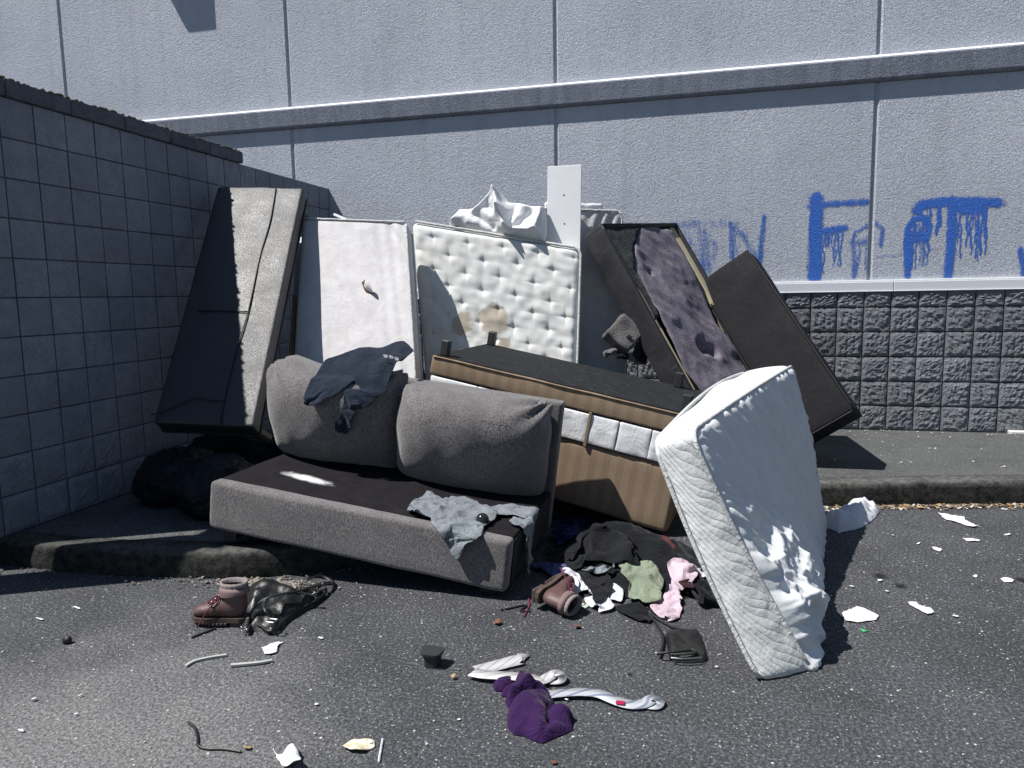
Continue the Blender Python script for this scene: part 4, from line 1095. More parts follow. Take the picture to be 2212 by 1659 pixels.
pile('black', 'c', [(818, 668), (940, 615), (1078, 578), (1120, 700), (1152, 812), (1050, 870), (938, 928), (880, 800)], .085, 10, .013, .008)
pile('grey', 'c', [(880, 560), (1000, 545), (1110, 560), (1180, 600), (1060, 620), (900, 610)], .115, 21, .011, .03)
pile('white4', 'c', [(930, 880), (1010, 850), (1110, 860), (1165, 930), (1150, 975), (1040, 955)], .05, 22, .011, .03)
pile('whiteL', 'c', [(700, 890), (745, 800), (820, 740), (870, 790), (870, 880), (820, 935), (770, 930)], .06, 23, .011, .04)
pile('wine', 'c', [(1500, 700), (1580, 730), (1600, 800), (1540, 850), (1490, 790)], .06, 24, .0115, .02)
pile('white3', 'c', [(1600, 725), (1700, 708), (1740, 800), (1650, 790)], .03, 11, .0125, .01)
# purple top on the asphalt
def flat(key, zoom, pts, off, seed, sp=.012, cr=.03):
    P = [gp(*pz(zoom, *p), 0) for p in pts]; cm = sum(P, Vector()) / len(P); P = [cm + (p - cm) * .97 for p in P]
    garment(key, [(p.x, p.y) for p in P], sp, lambda x, y: Vector((x, y, off)), crumple=cr, seed=seed)
# grey tee on the seat, its hem hanging over the front
def onseat(p): v = F1.localz(*pz('b', *p), .118); return (v.x, v.y)
def seat3(x, y):
    z = .132
    if y < -.30: z -= (-.30 - y) * 1.0; y = -.315 + (y + .30) * .15
    if x > .75: z -= (x - .75) * 1.0; x = .765 + (x - .75) * .1
    return F1.M @ Vector((x, y, z))
garment('tee', [onseat(p) for p in ((1345, 1095), (1420, 1050), (1480, 1003), (1540, 1040), (1680, 1036), (1760, 1080), (1830, 1120), (1780, 1180), (1740, 1232), (1650, 1262), (1600, 1268), (1545, 1245), (1480, 1140), (1380, 1130))], .0105, seat3, crumple=.05, seed=13)
garment('tee2', [onseat(p) for p in ((1790, 1085), (1960, 1080), (2110, 1085), (2190, 1160), (2230, 1240), (2180, 1260), (2110, 1190), (1960, 1135), (1800, 1140))], .0115, seat3, pins=lambda x, z: .60 < x < .64, crumple=.02, seed=14)
garment('tee3', [onseat(p) for p in ((1880, 1172), (1960, 1140), (2060, 1138), (2100, 1230), (2080, 1310), (2050, 1300), (2030, 1215))], .0115, seat3, crumple=.015, seed=15)
# navy hoodie over the left cushion: hung in front of it, held where it goes over the top
CULi = CUL.inverted()
def oncush(p):
    n = CUL.to_3x3() @ Vector((0, 1, 0)); h = hit(*pz('E', *p), CUL @ Vector((0, -.21, 0)), n); v = CULi @ h; return (v.x, v.z)
TOPZ = .215
def cush3(out):
    def f(x, z):
        y = -.225 - out
        if z > .10: y += ((z - .10) / .17) ** 2 * .11
        return CUL @ Vector((x, y, z + (.028 if z > .2 else 0)))
    return f
garment('hoodA', [oncush(p) for p in ((286, 1180), (300, 1100), (420, 1040), (560, 1012), (690, 1005), (790, 1052), (760, 1110), (700, 1110), (620, 1120), (560, 1180), (470, 1280), (420, 1330), (370, 1408), (288, 1398), (282, 1260))], .0125, cush3(.0), pins=lambda x, z: z > .20, crumple=.022, seed=16)
garment('hoodB', [oncush(p) for p in ((560, 1110), (700, 1060), (790, 1080), (740, 1110), (735, 1220), (650, 1330), (590, 1375), (550, 1420), (500, 1500), (440, 1538), (385, 1505), (405, 1440), (470, 1400), (500, 1330), (490, 1270), (520, 1200))], .0125, cush3(.03), pins=lambda x, z: z > .17, crumple=.025, seed=17)

tmp = []
def collider(vs, fs):
    me = bpy.data.meshes.new('c'); me.from_pydata([tuple(v) for v in vs], [], fs); o = bpy.data.objects.new('c', me); C.objects.link(o); tmp.append(o); return o
cv, cf = grid(lambda u, v: Vector((-3 + 5 * u, .5 + 4 * v, 0)), 2, 2)
cg, cgf = grid(lambda u, v: Vector((-.95 + 1.35 * u, 2.8 + 1.1 * v, mound(-.95 + 1.35 * u, 2.8 + 1.1 * v) - .001)), 40, 34)
bx = L1(boxat((-.749, -.306, -.116), (.749, .52, .116), .01))
cL = place(CUL, (rbox((.79, .265, .55), .085, (12, 2, 10), 3, None)))
def dd_(v):
    u, t = v.x / .79 * 2, v.z / .55 * 2; k = max(0, 1 - abs(u) ** 3.2) * max(0, 1 - abs(t) ** 3.0)
    return Vector((v.x, v.y * (.34 + .98 * k ** .5) - (.045 * (1 - u * u) if v.y < 0 else 0) - (.055 * (1 - t * t) * (1 + .5 * t) + .03 * t) * (1 if v.y < 0 else .3), v.z - .018 * (1 - u * u) * (t > 0) * t))
cr_ = rbox((.79, .265, .55), .085, (12, 2, 10), 3); cL = place(CUL, ([dd_(v) for v in cr_[0]], cr_[1]))
ties = [ribbon([gp(*pz('e', *p), .009) for p in P_], w_, .024) for P_, w_ in (([(640, 345), (780, 366), (980, 385), (1120, 372)], .06), ([(920, 268), (720, 318)], .07), ([(1060, 480), (1180, 470)], .05))]
for g in [(cv, cf), (cg, cgf), bx, cL] + ties:
    o = collider(*g); md = o.modifiers.new('k', 'COLLISION'); o.collision.thickness_outer = .004; o.collision.cloth_friction = 70; o.collision.damping = .6
allv = []; allf = []; pins = []; span = {}
for key, vs, fs, pn in GAR:
    b0 = len(allv); span[key] = (b0, len(vs), fs); allv += vs; allf += [[i + b0 for i in f] for f in fs]; pins += pn
me = bpy.data.meshes.new('cl'); me.from_pydata([tuple(v) for v in allv], [], allf); clo = bpy.data.objects.new('cl', me); C.objects.link(clo)
vg = clo.vertex_groups.new(name='pin'); vg.add([i for i, p in enumerate(pins) if p > 0], 1.0, 'REPLACE')
vp = clo.vertex_groups.new(name='pucker')
for key, (b0, n_, _f) in span.items():
    if key in CALM: vp.add(list(range(b0, b0 + n_)), CALM[key], 'REPLACE')
md = clo.modifiers.new('cl', 'CLOTH'); s = md.settings; s.vertex_group_shrink = 'pucker'; s.shrink_max = -.10
s.quality = 5; s.mass = .25; s.tension_stiffness = 12; s.compression_stiffness = 12; s.shear_stiffness = 4; s.bending_stiffness = 1.2; s.air_damping = 4
s.vertex_group_mass = 'pin'; s.shrink_min = -.30
k = md.collision_settings; k.use_self_collision = True; k.self_distance_min = .0055; k.distance_min = .004; k.collision_quality = 2; k.self_friction = 40; k.friction = 60
md.point_cache.frame_start = 1; md.point_cache.frame_end = 60
NFR = 24
for f in range(1, NFR + 1): sc.frame_set(f)
dg = bpy.context.evaluated_depsgraph_get(); ev = clo.evaluated_get(dg); mo = ev.to_mesh(); sim = [Vector(v.co) for v in mo.vertices]; ev.to_mesh_clear()
bpy.data.objects.remove(clo)
for o in tmp: bpy.data.objects.remove(o)
sc.frame_set(1)
print('sim verts', len(sim))
def cloth_obj(key, name, m, parent=None, th=.0022, lo=None):
    b0, n, fs = span[key]; vs = sim[b0:b0 + n]
    if lo is not None: vs = [Vector((v.x, v.y, max(v.z, lo))) for v in vs]
    o = obj(name, vs, fs, m, parent, True); solid(o, th, 0); add_sub(o, 1); return o
m_jean = fabric('black_denim', (.016, .017, .021), .6, .0012, 300)
m_blackk = fabric('black_knit', (.011, .012, .016), .6, .0012, 260)
m_navy = fabric('navy_fleece', (.022, .031, .052), .65, .0012, 300, sheen=.15)
m_navyb = fabric('navy_blue_cloth', (.012, .018, .10), .7, .001, 260)
m_peri = fabric('slate_blue_cloth', (.10, .11, .26), .75, .001, 260)
m_whitec = fabric('white_cotton', (.68, .69, .74), .88, .001, 260)
m_sage = fabric('sage_green_cotton', (.235, .275, .205), .88, .0012, 260)
m_pink = fabric('pale_pink_cotton', (.60, .475, .55), .9, .0012, 260)
m_purp = fabric('purple_knit', (.038, .013, .070), .75, .0012, 300)
m_heat = fabric('heather_grey_jersey', (.27, .30, .33), .55, .0015, 210)
m_maroon = fabric('maroon_felt', (.105, .030, .028), .75, .0015, 220)
tag(cloth_obj('navy', 'shirt', m_navyb), 'dark blue cloth bunched in shade behind the black jeans', 'shirt')
tag(cloth_obj('peri', 'shirt', m_peri), 'slate blue cloth between the sofa end and the white cloth', 'shirt')
tag(cloth_obj('white', 't_shirt', m_whitec), 'white t-shirt flattened under the bunched white cotton beside the tipped boot', 't-shirt')
tag(cloth_obj('grey', 'waistband', m_heat, None), 'grey lining showing at the open waistband of the black jeans', 'cloth')
tag(cloth_obj('white4', 't_shirt', m_whitec), 'white cloth strip between the sage green hoodie and the black square', 't-shirt')
tag(cloth_obj('whiteL', 't_shirt', m_whitec), 'bunched white cotton right of the tipped boot, left edge of the pile', 't-shirt')
tag(cloth_obj('wine', 'scarf', fabric('dark_wine_cloth', (.04, .015, .02), .8, .001, 240)), 'dark wine cloth between the pink hoodie and the black sweater', 'scarf')
tag(cloth_obj('white2', 't_shirt', m_whitec), 'white and blue cloth sticking out below the black square of cloth', 't-shirt')
tag(cloth_obj('white3', 'sock', m_whitec), 'small white cloth tucked under the slumped mattress', 'sock')
tag(cloth_obj('knit', 'sweater', m_blackk), 'black sweater heaped against the foot of the slumped mattress', 'sweater')
tag(cloth_obj('low', 'top', m_blackk), 'thin black top lying lowest in the pile above the black purse', 'top')
tag(cloth_obj('sage', 'hoodie', m_sage, th=.003), 'sage green hoodie bunched up in the middle of the clothes pile', 'hoodie')
tag(cloth_obj('pink', 'hoodie', m_pink, th=.003), 'pale pink hoodie twisted beside the sage green one', 'hoodie')
tag(cloth_obj('black', 'cloth', m_jean), 'square of black denim with paint specks on top of the white cloth', 'cloth')
jn = thing('jeans', 'black jeans with an open waistband on top of the clothes pile', 'jeans', (-.36, 3.5, .1)); cloth_obj('jeans', 'denim', m_jean, jn, .003)
tee = thing('t_shirt', 'heather grey t-shirt thrown over the front edge of the sofa seat', 't-shirt', F1.M @ Vector((.35, -.2, .12)))
cloth_obj('tee', 'body', m_heat, tee, .002); cloth_obj('tee2', 'sleeve', m_heat, tee, .002); cloth_obj('tee3', 'hem', m_heat, tee, .002)
hd = thing('hoodie', 'navy hoodie hanging over the left sofa cushion with one sleeve dangling', 'hoodie', CUL @ Vector((0, -.15, .1)))
cloth_obj('hoodA', 'body', m_navy, hd, .003); cloth_obj('hoodB', 'sleeve', m_navy, hd, .003)
# the mass of other clothes the pile rests on
mv, mf = grid(lambda u, v: Vector((-.78 + .95 * u, 3.02 + .72 * v, 0)), 60, 46)
mv = [Vector((p.x, p.y, mound(p.x, p.y) * .9 - .012 + .035 * abs(fbm(p.x * 9, p.y * 9, 4, 3)) * min(1, mound(p.x, p.y) / .03))) for p in mv]
tag(obj('rag_heap', mv, mf, m_blackk, None, True), 'dark tangled clothes at the bottom of the pile under the black jeans', 'clothes')

# ------------------------------------------------------------------ white sheet heaped on the top edge of the quilted mattress
def dome(name, pts, project, sp, H, er, fn, m, parent=None, nrm=Vector((0, 0, 1)), th=None, sub=1):
    """pts: outline as 2-d coordinates of a plane; project(x, z) gives the place on it"""
    v2, fs = poly_grid(pts, sp); n = len(pts)
    def ed(x, z):
        b = 9
        for i in range(n):
            (xa, za), (xb, zb) = pts[i], pts[(i + 1) % n]; dx, dz = xb - xa, zb - za
            t = max(0, min(1, ((x - xa) * dx + (z - za) * dz) / (dx * dx + dz * dz + 1e-12))); b = min(b, math.hypot(x - xa - t * dx, z - za - t * dz))
        return b
    vs = []
    for x, z in v2:
        e = ed(x, z); h = H * (1 - math.exp(-e / er)) + (fn(x, z, e) if fn else 0) * min(1, e / er)
        vs.append(project(x, z) + nrm * max(h, 0))
    o = obj(name, vs, fs, m, parent, True)
    if th: solid(o, th, -1)
    if sub: add_sub(o, sub)
    return o
def ridges(R):
    def f(x, z, e):
        v = 0
        for (ax_, az_), (bx, bz), wd, am in R:
            dx, dz = bx - ax_, bz - az_; t = max(0, min(1, ((x - ax_) * dx + (z - az_) * dz) / (dx * dx + dz * dz))); q = math.hypot(x - ax_ - t * dx, z - az_ - t * dz)
            v += am * math.exp(-(q / wd) ** 1.4)
        return v
    return f
SP = Vector((-1.5, 4.98, 1.7)); SN = Vector((0, 1, -.35))
def sxy(p): h = hit(*pz('B', *p), SP, SN); return (h.x, h.z)
def s3(x, z): return Vector((x, SP.y + .35 * (z - SP.z), z))
pts = [sxy(p) for p in ((730, 1340), (765, 1300), (800, 1258), (850, 1255), (905, 1240), (960, 1190), (1005, 1145), (1030, 1142), (1060, 1180), (1090, 1215), (1160, 1220), (1230, 1240), (1310, 1245), (1318, 1330), (1312, 1462), (1200, 1450), (1080, 1425), (1000, 1410), (860, 1385), (740, 1375))]
R = [(sxy(a), sxy(b), w_, am) for a, b, w_, am in (((1022, 1160), (1050, 1300), .028, .10), ((1050, 1300), (1090, 1420), .03, .08), ((1015, 1170), (880, 1285), .022, .05), ((800, 1270), (760, 1340), .03, .05), ((880, 1290), (1000, 1380), .03, -.045),
     ((1140, 1230), (1110, 1340), .025, -.04), ((1300, 1280), (1250, 1400), .035, .05), ((1080, 1390), (1260, 1410), .018, .04), ((1180, 1260), (1290, 1250), .02, .03), ((960, 1250), (1010, 1290), .02, -.03), ((1230, 1300), (1120, 1390), .02, -.03))]
fr = ridges(R)
o = dome('sheet', pts, s3, .0095, .075, .03, lambda x, z, e: fr(x, z, e) + .02 * fbm(x * 7, z * 7, 2, 3), m_sheet, None, Vector((0, -.94, .33)), .004)
tag(o, 'white bed sheet heaped in folds on the top edge of the quilted mattress', 'sheet')
o = obj('stick', *tube([wallpt(722, 463, 5.0), wallpt(765, 482, 4.88)], .010, 4), m_board, None)
tag(o, 'thin white stick poking up behind the white box spring', 'stick')

# torn grey cushion wedged against the torn sofa's flank
tc = thing('torn_cushion', 'small torn grey cushion wedged between the torn sofa and the overturned brown sofa', 'cushion', wallpt(*pz('F', 400, 980), 4.9))
cc = wallpt(*pz('F', 425, 905), 4.90)
M_ = Matrix.Translation(cc) @ Matrix.Rotation(math.radians(42), 4, 'Y') @ Matrix.Rotation(math.radians(-30), 4, 'X')
m_gfab = fabric('dirty_grey_felt', (.19, .18, .18), .55, .003, 180)
obj('cover', *place(M_, rbox((.20, .14, .19), .02, (8, 5, 8), 3, lambda v, n: v + n * .012 * nz(v.x * 12, v.y * 12, v.z * 12))), m_gfab, tc, True)
obj('hole', *place(M_ @ Matrix.Translation((.035, -.078, -.02)), rbox((.03, .01, .028), .004, rs=2)), m_seam, tc, True)
c2 = wallpt(*pz('F', 400, 1005), 4.85)
for i, (dx, dz, sx) in enumerate(((-.06, .0, .10), (.02, -.03, .09), (.08, -.05, .07))):
    obj('stuffing', *place(Matrix.Translation(c2 + Vector((dx, 0, dz))) @ Matrix.Rotation(math.radians(-25 + 40 * i), 4, 'Y'), rbox((sx, .06, .035), .016, (6, 3, 3), 3, lambda v, n: v + n * .012 * nz(v.x * 40, v.y * 40, v.z * 40 + i))), m_gfab if i != 1 else m_blackk, tc, True)

# bin bags in the dark corner
def blob(c, r, seed, sq=(1, 1, .7), zmin=.12):
    bm = bmesh.new(); bmesh.ops.create_icosphere(bm, subdivisions=5, radius=1)
    vs = []
    for v in bm.verts:
        p = v.co.copy(); q = 1 + .16 * nz(p.x * 1.6, p.y * 1.6, p.z * 1.6, seed) + .07 * (1 - abs(nz(p.x * 4, p.y * 4, p.z * 4, seed))) ** 3 * 1.2 + .05 * abs(nz(p.x * 8, p.y * 8, p.z * 8, seed))
        w_ = Vector((p.x * sq[0], p.y * sq[1], p.z * sq[2])) * (r * q) + c; w_.z = max(w_.z, zmin); vs.append(w_)
    fs = [[v.index for v in f.verts] for f in bm.faces]; bm.free(); return vs, fs
for c, r, s_, sq, lab in ((Vector((-2.55, 3.42, .27)), .235, 3, (1.05, .8, .75), 'black bin bag on the pavement nearest the sofa end'), (Vector((-2.95, 3.62, .25)), .26, 5, (1, .8, .7), 'black bin bag slumped against the block wall in the dark corner'), (Vector((-2.9, 4.12, .27)), .30, 9, (1.15, .7, .62), 'black bin bag squashed beneath the upright vinyl seat section')):
    bgm = blob(c, r, s_, sq); o = obj('bin_bag', *bgm, m_bag, None, True); tag(o, lab, 'bin bag', 'bin bags in the dark corner')

# ------------------------------------------------------------------ boots
m_bootl = mat('brown_leather', spec=.45, build=b_leather((.085, .046, .044), (.14, .082, .078), .48, .0012, 110, .1))
m_bootc = mat('pinkish_suede', (.20, .135, .135), .7, .3)
m_rib = mat('ribbed_knit', (.24, .21, .205), .95, .1)
m_sole = mat('brown_rubber', (.075, .055, .048), .75, .3)
m_lace = mat('dark_red_lace', (.14, .018, .045), .7, .3)
m_metal = mat('dull_metal', (.35, .35, .36), .35, .5, Metallic=.9)
def make_boot(label, M_):
    M_ = M_ @ Matrix.Diagonal((.88, .88, .86, 1)); t = thing('boot', label, 'boot', M_)
    vs = []; rings = []
    n = 18
    def ring(f): rings.append([f(2 * math.pi * k / n) for k in range(n)])
    zb = .040
    # toe
    for x, w_, h in ((-.262, .004, .012), (-.258, .024, .032), (-.245, .037, .048), (-.222, .045, .058), (-.195, .047, .064), (-.165, .046, .072), (-.140, .043, .086)):
        ring(lambda a, x=x, w_=w_, h=h: Vector((x, w_ * math.cos(a), zb + h / 2 + h / 2 * math.sin(a) * (1 if math.sin(a) > 0 else 1) )) if True else None)
    P = Vector((-.118, 0, zb + .098))
    for th in (0, 18, 36, 54, 72, 90):
        a0 = math.radians(th); d = Vector((math.sin(a0), 0, -math.cos(a0)))
        Rr = {0: .098, 18: .106, 36: .128, 54: .138, 72: .124, 90: .116}[th]; w_ = .041 - .004 * math.sin(a0)
        ring(lambda a, d=d, Rr=Rr, w_=w_: P + d * (Rr / 2 - Rr / 2 * math.sin(a)) + Vector((0, w_ * math.cos(a), 0)))
    for z in (.155, .175, .192):
        ring(lambda a, z=z: Vector((-.062 - .060 * math.sin(a) + (z - .14) * .1, .040 * math.cos(a), z)))
    for r_ in rings: vs += r_
    fs = [[i * n + k, i * n + (k + 1) % n, (i + 1) * n + (k + 1) % n, (i + 1) * n + k] for i in range(len(rings) - 1) for k in range(n)]; fs.append(list(range(n)))
    o = obj('upper', vs, fs, m_bootl, t, True, True); add_sub(o, 1)
    def outline(s): return [Vector((x, y * s, 0)) for x, y in ((.006, 0), (.002, -.026), (-.03, -.038), (-.09, -.036), (-.14, -.042), (-.19, -.052), (-.235, -.044), (-.262, -.022), (-.268, 0), (-.262, .022), (-.235, .044), (-.19, .052), (-.14, .042), (-.09, .036), (-.03, .038), (.002, .026))]
    def slab(z0, z1, ol): m_ = len(ol); return [p + Vector((0, 0, z0)) for p in ol] + [p + Vector((0, 0, z1)) for p in ol], [list(range(m_))[::-1], list(range(m_, 2 * m_))] + [[k, (k + 1) % m_, m_ + (k + 1) % m_, m_ + k] for k in range(m_)]
    obj('sole', *slab(.022, .044, outline(1.0)), m_sole, t, False, True)
    hl = [p for p in outline(.97) if p.x > -.08] ; hl = [Vector((-.078, .035, 0))] + [p for p in outline(.97) if p.x > -.05 and p.y >= 0][::-1][::-1] + []
    obj('heel', *boxat((-.078, -.034, -.0), (.002, .034, .0215), .008, rs=2), m_sole, t, False, True)
    for k in range(9):
        x = -.095 - k * .018; w_ = .038 + .010 * math.sin((k + 1) / 9 * math.pi)
        obj('lug', *boxat((x - .006, -w_, .010), (x + .006, w_, .0218), .002), m_sole, t, False, True)
    def band(z0, z1, r0, r1, rib=0):
        vs = []; m_ = 48
        for z, r in ((z0, r0), ((z0 + z1) / 2, (r0 + r1) / 2 + .003), (z1, r1), (z1 - .004, r1 - .006), (z0 + .01, r0 - .008)):
            for k in range(m_):
                a = 2 * math.pi * k / m_; rr = r + (rib * (.5 + .5 * math.sin(k * math.pi / 1.5)))
                vs.append(Vector((-.060 + rr * 1.42 * math.cos(a), rr * math.sin(a), z + (.010 * math.cos(a) if z == z0 else 0))))
        return vs, [[i * m_ + k, i * m_ + (k + 1) % m_, (i + 1) * m_ + (k + 1) % m_, (i + 1) * m_ + k] for i in range(4) for k in range(m_)]
    obj('collar', *band(.152, .190, .049, .045), m_bootc, t, True, True)
    obj('knit_cuff', *band(.183, .214, .041, .043, .002), m_rib, t, True, True)
    lc = []
    for k in range(4):
        x = -.172 + k * .018; z = zb + .074 + k * .016
        lc.append(tube(spline([(x, -.026, z - .012), (x + .004, 0, z + .004), (x + .012, .026, z - .004)], 4), .0028, 5))
        lc.append(tube(spline([(x, .026, z - .012), (x + .004, 0, z + .005), (x + .012, -.026, z - .004)], 4), .0028, 5))
        for sy in (-1, 1): obj('eyelet', *tube([Vector((x - .002, sy * .027, z - .011)), Vector((x - .003, sy * .031, z - .010))], .0045, 8), m_metal, t, True, True)
    for s_ in (-1, 1): lc.append(tube(spline([(-.118, 0, .145), (-.135, s_ * .035, .150), (-.165, s_ * .045, .125), (-.155, s_ * .03, .11), (-.128, 0, .135)], 5), .003, 5))
    lc.append(tube(spline([(-.12, -.01, .14), (-.15, -.045, .11), (-.185, -.055, .06), (-.21, -.075, .012)], 5), .003, 5))
    obj('laces', *join(*lc), m_lace, t, True, True)
    return t
p = gp(527, 1358)
make_boot('brown lace-up boot standing upright beside the crumpled leather handbag', Matrix.Translation((p.x, p.y + .035, .001)) @ Matrix.Rotation(math.radians(8), 4, 'Z'))
tx = Vector((-.42, -.90, -.02)).normalized(); zz = Vector((.90, -.40, -.10)); zz = (zz - tx * zz.dot(tx)).normalized(); yy = zz.cross(tx)
p = gp(1148, 1292, .05)
M_ = Matrix(((tx.x, yy.x, zz.x, p.x), (tx.y, yy.y, zz.y, p.y), (tx.z, yy.z, zz.z, .062), (0, 0, 0, 1)))
make_boot('brown boot tipped on its side at the sofa end with its laces trailing', M_)
o = obj('bootlace', *tube([v + Vector((0, 0, .004)) for v in spline([gp(*pz('c', *q)) for q in ((435, 960), (450, 1020), (445, 1060), (410, 1130))], 6)], .004, 5), m_lace); tag(o, 'dark red bootlace end lying in front of the tipped boot', 'lace')
o = obj('twig', *tube([v + Vector((0, 0, .005)) for v in spline([gp(*pz('c', *q)) for q in ((230, 1080), (310, 1065), (400, 1045), (430, 1050), (380, 1085), (460, 1090))], 5)], .004, 5), m_seam); tag(o, 'black shoelace tangled on the asphalt left of the tipped boot', 'lace')

# ------------------------------------------------------------------ leather handbag beside the boot
m_bagl = mat('black_soft_leather', spec=.6, build=b_leather((.008, .009, .009), (.018, .019, .019), .40, .0012, 130, .05))
hb = thing('handbag', 'crumpled black leather handbag with long straps lying on the asphalt behind the boot', 'handbag', (-1.5, 2.7, 0))
def gpoly(k, P, z=.0): return [(lambda q: (q.x, q.y))(gp(*pz(k, *p), z)) for p in P]
def up0(x, y): return Vector((x, y, .003))
bk_ = gpoly('g', ((850, 385), (980, 330), (1100, 290), (1200, 240), (1270, 255), (1290, 310), (1400, 345), (1520, 380), (1480, 440), (1300, 490), (1100, 550), (930, 580), (850, 560)), .04)
dome('back_panel', bk_, up0, .008, .085, .05, lambda x, y, e: .03 * fbm(x * 9, y * 9, 3, 3), m_bagl, hb)
ft_ = gpoly('g', ((890, 590), (1000, 600), (1200, 520), (1400, 460), (1560, 450), (1680, 390), (1745, 385), (1740, 440), (1620, 540), (1450, 620), (1310, 720), (1210, 825), (1130, 840), (1050, 790), (960, 800), (905, 850), (890, 800), (930, 720), (960, 660)), .02)
dome('front_panel', ft_, up0, .0075, .05, .03, lambda x, y, e: .022 * fbm(x * 10, y * 10, 8, 3), m_bagl, hb)
def strap(name, k, P, r, z, m, parent, flat=.45):
    Q = [gp(*pz(k, x, y), zz_) for (x, y), zz_ in zip(P, z)]; return obj(name, *tube(spline(Q, 7), r, 8, flat), m, parent, True)
strap('strap', 'g', [(880, 820), (930, 660), (1050, 520), (1200, 460), (1450, 410), (1700, 350), (1820, 335), (1800, 290), (1690, 248), (1560, 285), (1480, 345), (1560, 360), (1700, 330)], .010, [.02, .05, .10, .11, .08, .05, .02, .02, .035, .05, .03, .03, .03], m_bagl, hb)
strap('strap', 'g', [(1165, 700), (1100, 620), (1080, 540), (1140, 470), (1300, 440), (1480, 430), (1620, 460), (1650, 490)], .008, [.06, .09, .10, .11, .09, .075, .06, .05], m_bagl, hb)
strap('rim', 'g', [(905, 850), (930, 790), (985, 765), (1050, 790), (1130, 840), (1210, 820), (1310, 715), (1450, 615), (1620, 530), (1745, 430), (1745, 385)], .006, [.02] * 11, m_bagl, hb, 1)
bp = gp(*pz('g', 1162, 735), .062)
for d in (((-.016, -.012), (.016, -.012)), ((.016, -.012), (.016, .016)), ((.016, .016), (-.016, .016)), ((-.016, .016), (-.016, -.012))):
    obj('buckle', *tube([bp + Vector((*d[0], 0)), bp + Vector((*d[1], 0))], .003, 6), m_metal, hb)
for q in ((862, 795), (868, 835), (1650, 425)):
    c = gp(*pz('g', *q), .02); obj('clasp', *tube([c + Vector((.010 * math.cos(a), .010 * math.sin(a), .004 * math.sin(a * 2))) for a in np.linspace(0, 6.28, 12)], .003, 5), m_metal, hb, True)

# ------------------------------------------------------------------ small black purse
pu = thing('purse', 'small flat black purse with a braided shoulder strap below the clothes pile', 'purse', gp(*pz('c', 1650, 1350)))
pp = gpoly('c', ((1495, 1262), (1515, 1238), (1600, 1230), (1750, 1224), (1772, 1250), (1800, 1330), (1826, 1440), (1800, 1456), (1700, 1462), (1570, 1458), (1528, 1430), (1512, 1340)), .012)
dome('pouch', pp, up0, .005, .024, .006, lambda x, y, e: .006 * fbm(x * 20, y * 20, 4, 2), m_bagl, pu)
strap('strap', 'c', [(1300, 1068), (1370, 1105), (1430, 1180), (1475, 1270), (1482, 1330), (1462, 1400), (1440, 1412)], .0055, [.02, .012, .008, .008, .008, .012, .02], m_bagl, pu, 1)
strap('strap', 'c', [(1355, 1050), (1380, 1090), (1440, 1140), (1540, 1198), (1640, 1228)], .0055, [.03, .012, .008, .008, .02], m_bagl, pu, 1)
strap('wrist_strap', 'c', [(1440, 1408), (1530, 1398), (1640, 1385), (1705, 1378), (1730, 1400), (1650, 1412), (1540, 1415)], .005, [.028, .034, .036, .036, .036, .034, .03], m_bagl, pu, 1)
strap('zip', 'c', [(1540, 1440), (1640, 1448), (1790, 1438)], .003, [.026, .028, .026], m_metal, pu, 1)

# ------------------------------------------------------------------ maroon hat in the pile
ht = gpoly('c', ((1335, 505), (1400, 470), (1480, 462), (1560, 480), (1630, 530), (1640, 575), (1560, 590), (1480, 575), (1400, 560)), .12)
o = dome('hat', ht, lambda x, y: Vector((x, y, .07)), .008, .07, .035, ridges([((-.05, 3.45), (.1, 3.43), .015, -.02)]), m_maroon, None, Vector((0, -.25, .97)), .006); tag(o, 'maroon felt hat wedged behind the pink hoodie under the brown sofa', 'hat')

# ------------------------------------------------------------------ neckties, wedge, knob
def b_tie(c1, c2, c3, k=26):
    def f(t, b):
        a = t.new('ShaderNodeAttribute', attribute_name='uvw').outputs['Vector']; s = t.new('ShaderNodeSeparateXYZ'); t.l(a, s.inputs[0])
        ph = t.math('ADD', t.math('MULTIPLY', s.outputs[0], .75), t.math('MULTIPLY', s.outputs[1], 1.3)); w1 = t.math('SINE', t.math('MULTIPLY', ph, k * 6.28)); w2 = t.math('SINE', t.math('MULTIPLY', ph, k * 2.1 * 6.28))
        col = t.mix(t.ramp(w1, [(.45, 0), (.55, 1)]), c1, c2); col = t.mix(t.ramp(w2, [(.6, 0), (.7, .6)]), col, c3); t.l(col, b.inputs['Base Color'])
    return f
m_tie1 = mat('silver_striped_silk', rough=.42, spec=.5, build=b_tie((.50, .50, .51), (.38, .37, .37), (.60, .60, .61), 22))
m_tie2 = mat('blue_silver_striped_silk', rough=.35, spec=.6, build=b_tie((.42, .44, .47), (.20, .23, .30), (.50, .51, .53), 17))
def tie(P, w_, m, parent, name, zs, tilt=None, k='e'):
    Q = spline([gp(*pz(k, *p), .006 + (z - .006) * .45) for p, z in zip(P, zs)], 10)
    vs, fs = ribbon(Q, w_, .0018, side=(lambda s, t: (t.cross(Vector((0, 0, 1))).normalized() + Vector((0, 0, (tilt(s) if tilt else 0)))).normalized()))
    o = obj(name, vs, fs, m, parent, True); at = o.data.attributes.new('uvw', 'FLOAT_VECTOR', 'POINT'); L = 0; arr = []
    for i, q in enumerate(Q):
        if i: L += (q - Q[i - 1]).length
        for kx in (-1, 1, 1, -1): arr += [L, kx * (w_(i / (len(Q) - 1)) if callable(w_) else w_) / 2, 0]
    at.data.foreach_set('vector', arr); return o
t1 = thing('necktie', 'silver striped necktie with its wide blade lying beside the purple sweater', 'necktie', gp(*pz('e', 800, 330)))
